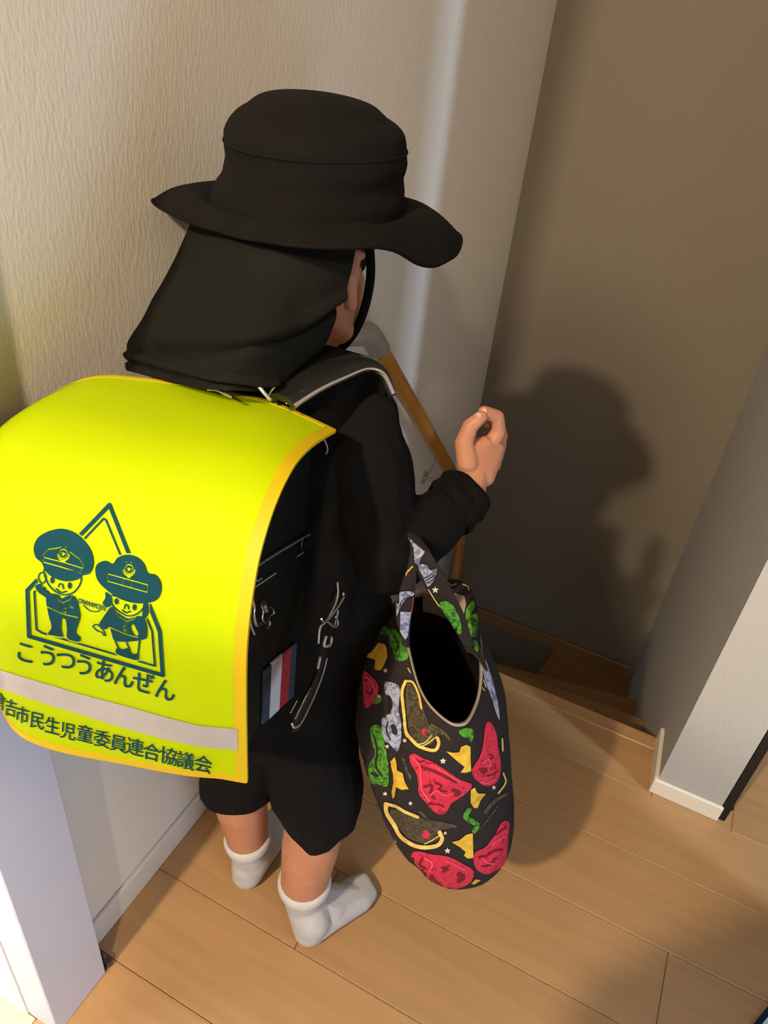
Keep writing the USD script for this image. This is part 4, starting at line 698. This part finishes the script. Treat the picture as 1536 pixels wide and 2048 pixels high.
# a vertical fold on the near right corner
fold = np.exp(-((tt - 3.95) / .10) ** 2); RF = RF - oo * (fold[None, :] * np.interp(np.arange(60), [0, 12, 40, 59], [0, .008, .006, 0])[:, None])[..., None]
outer = loft(RF, False, True)
IN = RF[:56] - oo[:56] * .003
inner = loft(np.concatenate([RF[:1], IN[::1]]), False, True); inner.invert()
bag = obj('body', outer, W['canvas'], tb, smooth=60)
obj('inside', inner, W['canvas_inside'], tb, smooth=60)
hemr = np.stack([RF[0] + oo[0] * .0015, RF[0] + [0, 0, .002], RF[0] - oo[0] * .0035, IN[1] - oo[1] * .0015, IN[3] - oo[3] * .0015], 0)
obj('mouth_hem', loft(hemr, False, False), W['lining'], tb, 'beige hem round the mouth', smooth=60)
# inner facing strip on the far right side of the mouth
sel = [j for j in range(NT) if .10 < tt[j] < 1.55]
obj('facing', sheet(np.stack([IN[i][sel] - oo[i][sel] * (.002 + .0006 * i) for i in range(0, 11, 2)], 0), .001), W['lining'], tb, 'beige inner facing of the mouth', smooth=60)
def band_strip(L_, R_, n=50, t=.003): a, b = spline(pxs(L_), n), spline(pxs(R_), n); m = (a + b) / 2; return np.stack([a, a * .5 + m * .5 + (C - m) * .002, m + (C - m) * .003, b * .5 + m * .5 + (C - m) * .002, b], 1), t
g1, t1 = band_strip([(815, 1066, .575), (826, 1110, .553), (846, 1165, .556), (876, 1208, .570), (905, 1250, .585), (928, 1290, .598)], [(835, 1072, .585), (860, 1105, .558), (888, 1150, .561), (910, 1190, .576), (930, 1235, .592), (946, 1290, .606)])
h1 = sheet(g1, t1); h1o = obj('handle', h1, W['canvas'], tb, 'printed cloth handle', smooth=60)
g2, t2 = band_strip([(822, 1072, .573), (818, 1125, .549), (800, 1180, .546), (792, 1225, .551), (800, 1262, .560), (808, 1292, .566)], [(832, 1080, .576), (832, 1130, .553), (829, 1185, .552), (824, 1222, .557), (819, 1262, .566), (817, 1294, .572)])
h2 = sheet(g2, t2); h2o = obj('handle', h2, W['canvas'], tb, 'printed cloth handle', smooth=60)
arch = spline([at(826, 1076, Y=.600), El * .45 + Wr * .55 + [-.01, .01, .004], El * .45 + Wr * .55 + [-.02, .015, .0], El * .45 + Wr * .55 + [-.02, .02, -.01]], 16)
obj('handle_bridge', sheet(np.stack([arch - (Wr - El) * .08, arch + (Wr - El) * .08], 1), .003), W['canvas'], tb, smooth=60)
# printed pattern: shapes drawn in enlarged-view coordinates of the photograph, laid on the cloth
Q = 360 / 1536.0
class V5:
    ox, oy = 700, 1060
class V6:
    ox, oy = 700, 1400
def bz(v, p): return [(v.ox + x * Q, v.oy + y * Q) for x, y in p]
def bb_(v, *p):
    q = np.array(p + (p[0],), float); n = len(p); Q_ = np.vstack([q[-2], q, q[1]]); out = []
    for i in range(n):
        a, b, c, d = Q_[i:i + 4]
        for t in np.linspace(0, 1, 5, endpoint=False): out.append(.5 * (2 * b + (c - a) * t + (2 * a - 5 * b + 4 * c - d) * t * t + (3 * b - a - 3 * c + d) * t ** 3))
    return Polygon(bz(v, out)).buffer(0)
def bp_(v, *p): return Polygon(bz(v, p)).buffer(0)
def bl(v, w, *p): return LineString(bz(v, [tuple(x) for x in spline(p, 5 * len(p))])).buffer(w * Q / 2, quad_segs=3)
def bs(v, x, y, r): return Polygon(bz(v, [(x + (r if k % 2 == 0 else r * .45) * math.sin(k * math.pi / 5), y - (r if k % 2 == 0 else r * .45) * math.cos(k * math.pi / 5)) for k in range(10)]))
L5, L6 = V5, V6
red = [bb_(L6, (515, 470), (560, 455), (620, 490), (720, 530), (840, 610), (930, 670), (1035, 715), (1000, 780), (900, 850), (860, 880), (820, 950), (760, 970), (700, 930), (640, 860), (590, 790), (585, 700), (570, 620), (520, 530)),
       bb_(L6, (1150, 210), (1190, 190), (1240, 280), (1255, 400), (1280, 540), (1270, 640), (1230, 710), (1150, 728), (1090, 690), (1045, 640), (1040, 580), (1100, 480), (1130, 370)),
       bb_(L6, (530, 1310), (580, 1285), (700, 1310), (840, 1330), (960, 1390), (1050, 1450), (1040, 1530), (980, 1580), (880, 1610), (760, 1615), (690, 1570), (600, 1480), (540, 1400)),
       bb_(L6, (1290, 1040), (1350, 1040), (1345, 1150), (1335, 1300), (1310, 1400), (1240, 1450), (1160, 1480), (1080, 1440), (1050, 1360), (1070, 1290), (1150, 1250), (1220, 1160)),
       bb_(L5, (120, 1215), (170, 1230), (235, 1300), (250, 1360), (225, 1440), (150, 1520), (125, 1440)), bb_(L6, (612, 262), (635, 240), (662, 265), (650, 292), (628, 294)), bb_(L6, (615, 1140), (640, 1100), (665, 1110), (682, 1140), (660, 1175), (625, 1165))]
dred = [bl(L6, 26, (600, 560), (690, 590), (800, 640), (900, 690)), bl(L6, 20, (640, 730), (700, 720), (690, 790), (720, 830)), bl(L6, 30, (880, 760), (930, 780), (900, 800)), bl(L6, 16, (560, 500), (600, 520), (640, 510)), bl(L6, 16, (730, 700), (780, 720), (760, 760), (820, 770)), bl(L6, 14, (660, 880), (740, 880), (800, 900)),
        bl(L6, 34, (1110, 590), (1150, 590), (1130, 610)), bl(L6, 16, (1180, 460), (1210, 480), (1180, 510)), bl(L6, 14, (1160, 640), (1210, 630), (1250, 600)), bl(L6, 40, (700, 1500), (720, 1540), (770, 1580)), bl(L6, 46, (930, 1480), (960, 1500), (930, 1530)), bl(L6, 18, (620, 1340), (600, 1400), (650, 1430)), bl(L6, 24, (790, 1420), (830, 1430), (800, 1450)),
        bl(L6, 18, (1100, 1330), (1160, 1320), (1220, 1280), (1290, 1270)), bl(L6, 16, (1120, 1410), (1180, 1400), (1240, 1340)), bl(L6, 14, (1230, 1150), (1280, 1110), (1330, 1080)), bl(L5, 16, (150, 1380), (190, 1400), (210, 1350)), bl(L5, 12, (140, 1290), (180, 1270))]
rose = [bl(L6, 16, (540, 480), (600, 560), (610, 680), (620, 760), (680, 850)), bl(L6, 12, (700, 540), (820, 620), (930, 690)), bl(L6, 14, (690, 800), (740, 760), (800, 800), (860, 790)), bl(L6, 12, (1120, 530), (1170, 500), (1190, 540), (1150, 560)), bl(L6, 12, (1100, 690), (1160, 700), (1230, 670)), bl(L6, 16, (640, 1340), (700, 1380), (680, 1450)), bl(L6, 12, (820, 1360), (900, 1400), (980, 1440)), bl(L6, 12, (1130, 1340), (1170, 1380), (1230, 1390)), bl(L6, 12, (1200, 1230), (1270, 1180), (1320, 1160)), bl(L5, 14, (140, 1250), (200, 1290), (225, 1370))]
yel = [bp_(L6, (820, 432), (880, 445), (930, 440), (945, 395), (985, 378), (1022, 395), (1025, 500), (1030, 600), (985, 615), (940, 612), (975, 565), (930, 530), (895, 500)), bp_(L6, (1028, 760), (1060, 740), (1085, 790), (1155, 792), (1110, 850), (1085, 915), (1055, 915), (1025, 870)),
       bp_(L6, (865, 1205), (930, 1190), (990, 1140), (1045, 1130), (1050, 1340), (1000, 1345), (970, 1320), (985, 1290), (940, 1250)), bp_(L5, (120, 1075), (190, 1045), (250, 965), (300, 975), (320, 1010), (325, 1085), (290, 1170), (265, 1200), (215, 1190), (225, 1110)),
       bp_(L6, (345, 520), (385, 480), (405, 540), (410, 600), (455, 620), (470, 690), (505, 755), (440, 760), (400, 740), (390, 820), (370, 840), (360, 780), (380, 700), (370, 620)), bp_(L5, (1015, 1060), (1035, 1040), (1095, 1130), (1040, 1135)), bl(L6, 26, (100, 460), (115, 560), (120, 660)), bp_(L6, (1030, 1560), (1070, 1520), (1115, 1530), (1060, 1565))]
ypl = [bl(L5, 26, (480, 1290), (450, 1370), (455, 1480), (480, 1700), (500, 1760)), bl(L5, 18, (480, 1290), (540, 1300), (590, 1400), (615, 1520)), bl(L6, 28, (470, 200), (490, 280), (540, 345), (600, 395), (720, 425), (760, 370), (750, 320)), bl(L6, 10, (560, 380), (640, 360), (700, 300)), bl(L6, 10, (600, 400), (660, 370), (740, 310)),
       bl(L6, 34, (310, 880), (320, 960), (380, 1060), (430, 1150), (520, 1220), (620, 1250), (740, 1235), (785, 1180), (765, 1120)), bl(L6, 26, (320, 880), (400, 905), (480, 950), (580, 990)), bl(L6, 10, (640, 1220), (700, 1190), (760, 1150)), bl(L6, 14, (1300, 620), (1320, 700), (1260, 790)), bl(L6, 14, (1290, 330), (1295, 430)), bl(L5, 10, (560, 1180), (600, 1230)), bl(L5, 10, (500, 1180), (520, 1215)), bl(L5, 12, (840, 450), (870, 480), (910, 465)), bl(L5, 10, (960, 470), (1000, 490)), bl(L5, 8, (1080, 1180), (1120, 1250), (1150, 1340)), bl(L5, 8, (1110, 1230), (1090, 1300), (1140, 1370))]
oli = [bb_(L5, (490, 1320), (545, 1330), (590, 1420), (640, 1560), (690, 1700), (640, 1740), (560, 1720), (500, 1640), (480, 1480)), bb_(L6, (500, 200), (620, 180), (720, 240), (830, 290), (740, 300), (700, 370), (600, 380), (530, 300)), bb_(L6, (340, 940), (450, 940), (590, 990), (700, 1040), (880, 1080), (760, 1110), (760, 1180), (640, 1220), (500, 1170), (400, 1060)), bl(L6, 30, (1150, 950), (1230, 860), (1330, 800)), bl(L6, 12, (1060, 1130), (1150, 1040), (1260, 900)), bl(L6, 22, (700, 210), (800, 270), (850, 335)), bl(L6, 26, (600, 950), (680, 1030), (760, 1040), (900, 1075)), bl(L5, 26, (1100, 1180), (1140, 1290), (1200, 1390)), bl(L5, 24, (80, 870), (140, 880)), bl(L5, 20, (80, 940), (160, 940)), bl(L5, 30, (110, 730), (180, 760), (215, 720)), bl(L6, 26, (460, 500), (490, 600), (520, 660))]
grn = [bb_(L5, (225, 830), (270, 800), (330, 850), (390, 850), (440, 920), (450, 980), (490, 1000), (500, 1090), (440, 1120), (390, 1100), (370, 1020), (340, 960), (330, 900), (270, 890)), bb_(L6, (180, 240), (230, 210), (270, 230), (300, 360), (320, 480), (335, 620), (320, 730), (250, 715), (180, 700), (165, 560), (220, 460), (190, 350)),
       bb_(L6, (925, 265), (985, 235), (1040, 250), (1050, 310), (1025, 355), (1000, 320), (960, 310)), bl(L6, 44, (1010, 930), (985, 990), (1040, 1030), (1080, 1060), (1060, 1110)), bb_(L5, (1010, 760), (1080, 720), (1095, 840), (1060, 920), (1020, 880)), bb_(L5, (990, 690), (1040, 610), (1050, 660), (1000, 760)), bb_(L5, (940, 860), (990, 830), (1000, 890), (960, 900)), bb_(L5, (1050, 940), (1085, 970), (1085, 1040), (1060, 1020)), bb_(L6, (165, -40), (230, -60), (280, -20), (250, 30), (190, 20))]
dgr = [bl(L6, 14, (215, 300), (240, 420), (230, 560), (280, 640)), bl(L6, 26, (200, 620), (240, 640)), bl(L5, 12, (380, 900), (420, 980), (400, 1040)), bl(L5, 10, (250, 850), (310, 880))]
blu = [bb_(L5, (300, 1310), (340, 1295), (420, 1330), (430, 1420), (420, 1540), (440, 1700), (380, 1800), (300, 1800), (280, 1720), (330, 1600), (370, 1500), (350, 1420), (310, 1400)), bb_(L6, (280, 150), (340, 120), (420, 160), (440, 260), (440, 340), (415, 430), (385, 420), (340, 370), (290, 300), (275, 220)), bb_(L6, (130, 850), (180, 880), (250, 930), (290, 1030), (360, 1120), (430, 1290), (400, 1280), (330, 1180), (250, 1090), (200, 970)), bb_(L5, (1115, 1080), (1150, 1110), (1190, 1220), (1230, 1360), (1260, 1500), (1270, 1620), (1240, 1560), (1190, 1400), (1140, 1260))]
dbl = [bl(L6, 40, (375, 220), (385, 270)), bl(L5, 24, (320, 1420), (330, 1520), (300, 1590)), bl(L6, 10, (330, 180), (320, 260), (350, 330))]
cre = [bs(L6, 478, 345, 22), bs(L6, 325, 390, 20), bs(L6, 795, 512, 30), bs(L6, 305, 790, 22), bs(L6, 520, 872, 22), bs(L6, 1218, 738, 22), bs(L6, 812, 1124, 18), bs(L6, 830, 1275, 28), bs(L5, 1000, 968, 22), bs(L5, 312, 1200, 24), bs(L5, 258, 1420, 20), bp_(L5, (170, 790), (215, 720), (238, 690), (236, 780), (200, 830))]
gz = refine_grid([pxs(r) for r in [[(884, 1166, .690), (914, 1160, .695), (946, 1184, .690)], [(900, 1212, .655), (928, 1214, .655), (957, 1236, .650)], [(918, 1264, .632), (940, 1268, .632), (963, 1292, .628)], [(932, 1302, .612), (952, 1312, .612), (974, 1342, .612)]]], 24, 16)
gm_ = sheet(gz, .003)
def lay(name, shapes, m, lift, label, host=None, hostmesh=None):
    u_ = unary_union(shapes)
    for g_ in getattr(u_, 'geoms', [u_]):
        d = decal(g_, hostmesh if hostmesh is not None else outer, lift, 4)
        for piece in ([] if d is None else d.split(only_watertight=False)):
            if len(piece.faces) > 3: obj(name, piece, m, host or bag)
lay('printed_shape', oli, W['p_olive'], .0009, 'olive printed shapes'); lay('printed_shape', blu, W['p_blue'], .0010, 'pale blue printed shapes'); lay('printed_shape', grn, W['p_green'], .0011, 'green printed shapes')
lay('printed_shape', red, W['p_red'], .0012, 'red printed shapes'); lay('printed_shape', yel, W['p_yellow'], .0013, 'yellow printed shapes'); lay('printed_shape', ypl, W['p_pale_yellow'], .0014, 'yellow brush lines')
lay('printed_shape', dred, W['p_dark_red'], .0018, 'dark red brush lines'); lay('printed_shape', rose, W['p_rose'], .0020, 'light red brush lines'); lay('printed_shape', dgr + dbl, W['canvas'], .0018, 'black brush lines'); lay('printed_shape', cre, W['p_cream'], .0019, 'cream printed stars')
# print on the handles
lay('printed_shape', [bp_(L5, (470, 20), (500, 70), (540, 110), (640, 190), (610, 230), (590, 300), (555, 270), (548, 160)), bb_(L5, (585, 300), (650, 290), (690, 340), (735, 320), (735, 380), (690, 460), (660, 470), (630, 400))], W['p_blue'], .0012, 'pale blue print', h1o, h1)
lay('printed_shape', [bl(L5, 8, (640, 400), (690, 370), (730, 320)), bl(L5, 8, (650, 420), (700, 390), (735, 345)), bl(L5, 8, (665, 440), (710, 410), (738, 370))], W['canvas'], .0018, 'black lines', h1o, h1)
lay('printed_shape', [bs(L5, 728, 502, 32)], W['p_cream'], .0014, 'cream star', h1o, h1)
lay('printed_shape', [bb_(L5, (760, 630), (800, 595), (870, 630), (930, 740), (950, 860), (920, 900), (860, 780), (800, 690)), bb_(L5, (795, 680), (840, 700), (870, 790), (830, 740))], W['p_green'], .0013, 'green print', h1o, h1)
lay('printed_shape', [bl(L5, 9, (672, 500), (720, 580), (760, 640))], W['p_pale_yellow'], .0015, 'yellow edge line', h1o, h1)
lay('printed_shape', [bb_(L5, (405, 560), (450, 520), (530, 520), (540, 550), (470, 590), (420, 680), (400, 720)), bp_(L5, (430, 690), (520, 690), (490, 900), (470, 930), (430, 860))], W['p_blue'], .0012, 'pale blue print', h2o, h2)
lay('printed_shape', [bl(L5, 12, (470, 420), (490, 360), (530, 310)), bp_(L5, (455, 390), (485, 370), (480, 430), (455, 430))], W['p_yellow'], .0013, 'yellow print', h2o, h2)
lay('printed_shape', [bl(L5, 8, (538, 570), (530, 650), (520, 700))], W['p_red'], .0014, 'red edge line', h2o, h2)
lay('printed_shape', [bl(L5, 7, (430, 640), (450, 590), (520, 555)), bl(L5, 7, (515, 500), (545, 500)), bl(L5, 7, (515, 480), (545, 478))], W['canvas'], .0018, 'black lines', h2o, h2)

gs_ = obj('side_flap', gm_, W['canvas'], tb, 'side of the bag folded outward', smooth=60)
lay('printed_shape', [bp_(L5, (862, 548), (900, 545), (975, 570), (990, 640), (970, 740), (930, 705), (890, 615))], W['lining'], .0012, 'beige lining showing', gs_, gm_)
lay('printed_shape', [bb_(L5, (1010, 760), (1080, 720), (1095, 840), (1060, 920), (1020, 880)), bb_(L5, (990, 690), (1040, 610), (1060, 660), (1000, 770)), bb_(L5, (940, 860), (990, 830), (1000, 890), (960, 900)), bb_(L5, (1050, 940), (1085, 970), (1085, 1040), (1060, 1020))], W['p_green'], .0014, 'green print', gs_, gm_)
lay('printed_shape', [bl(L5, 10, (840, 450), (870, 480), (910, 465)), bl(L5, 10, (960, 470), (1000, 490), (1010, 520)), bl(L5, 8, (880, 830), (910, 880)), bp_(L5, (1015, 1060), (1035, 1040), (1095, 1130), (1040, 1135))], W['p_yellow'], .0014, 'yellow print', gs_, gm_)
lay('printed_shape', [bs(L5, 1000, 968, 22)], W['p_cream'], .0014, 'cream star', gs_, gm_)
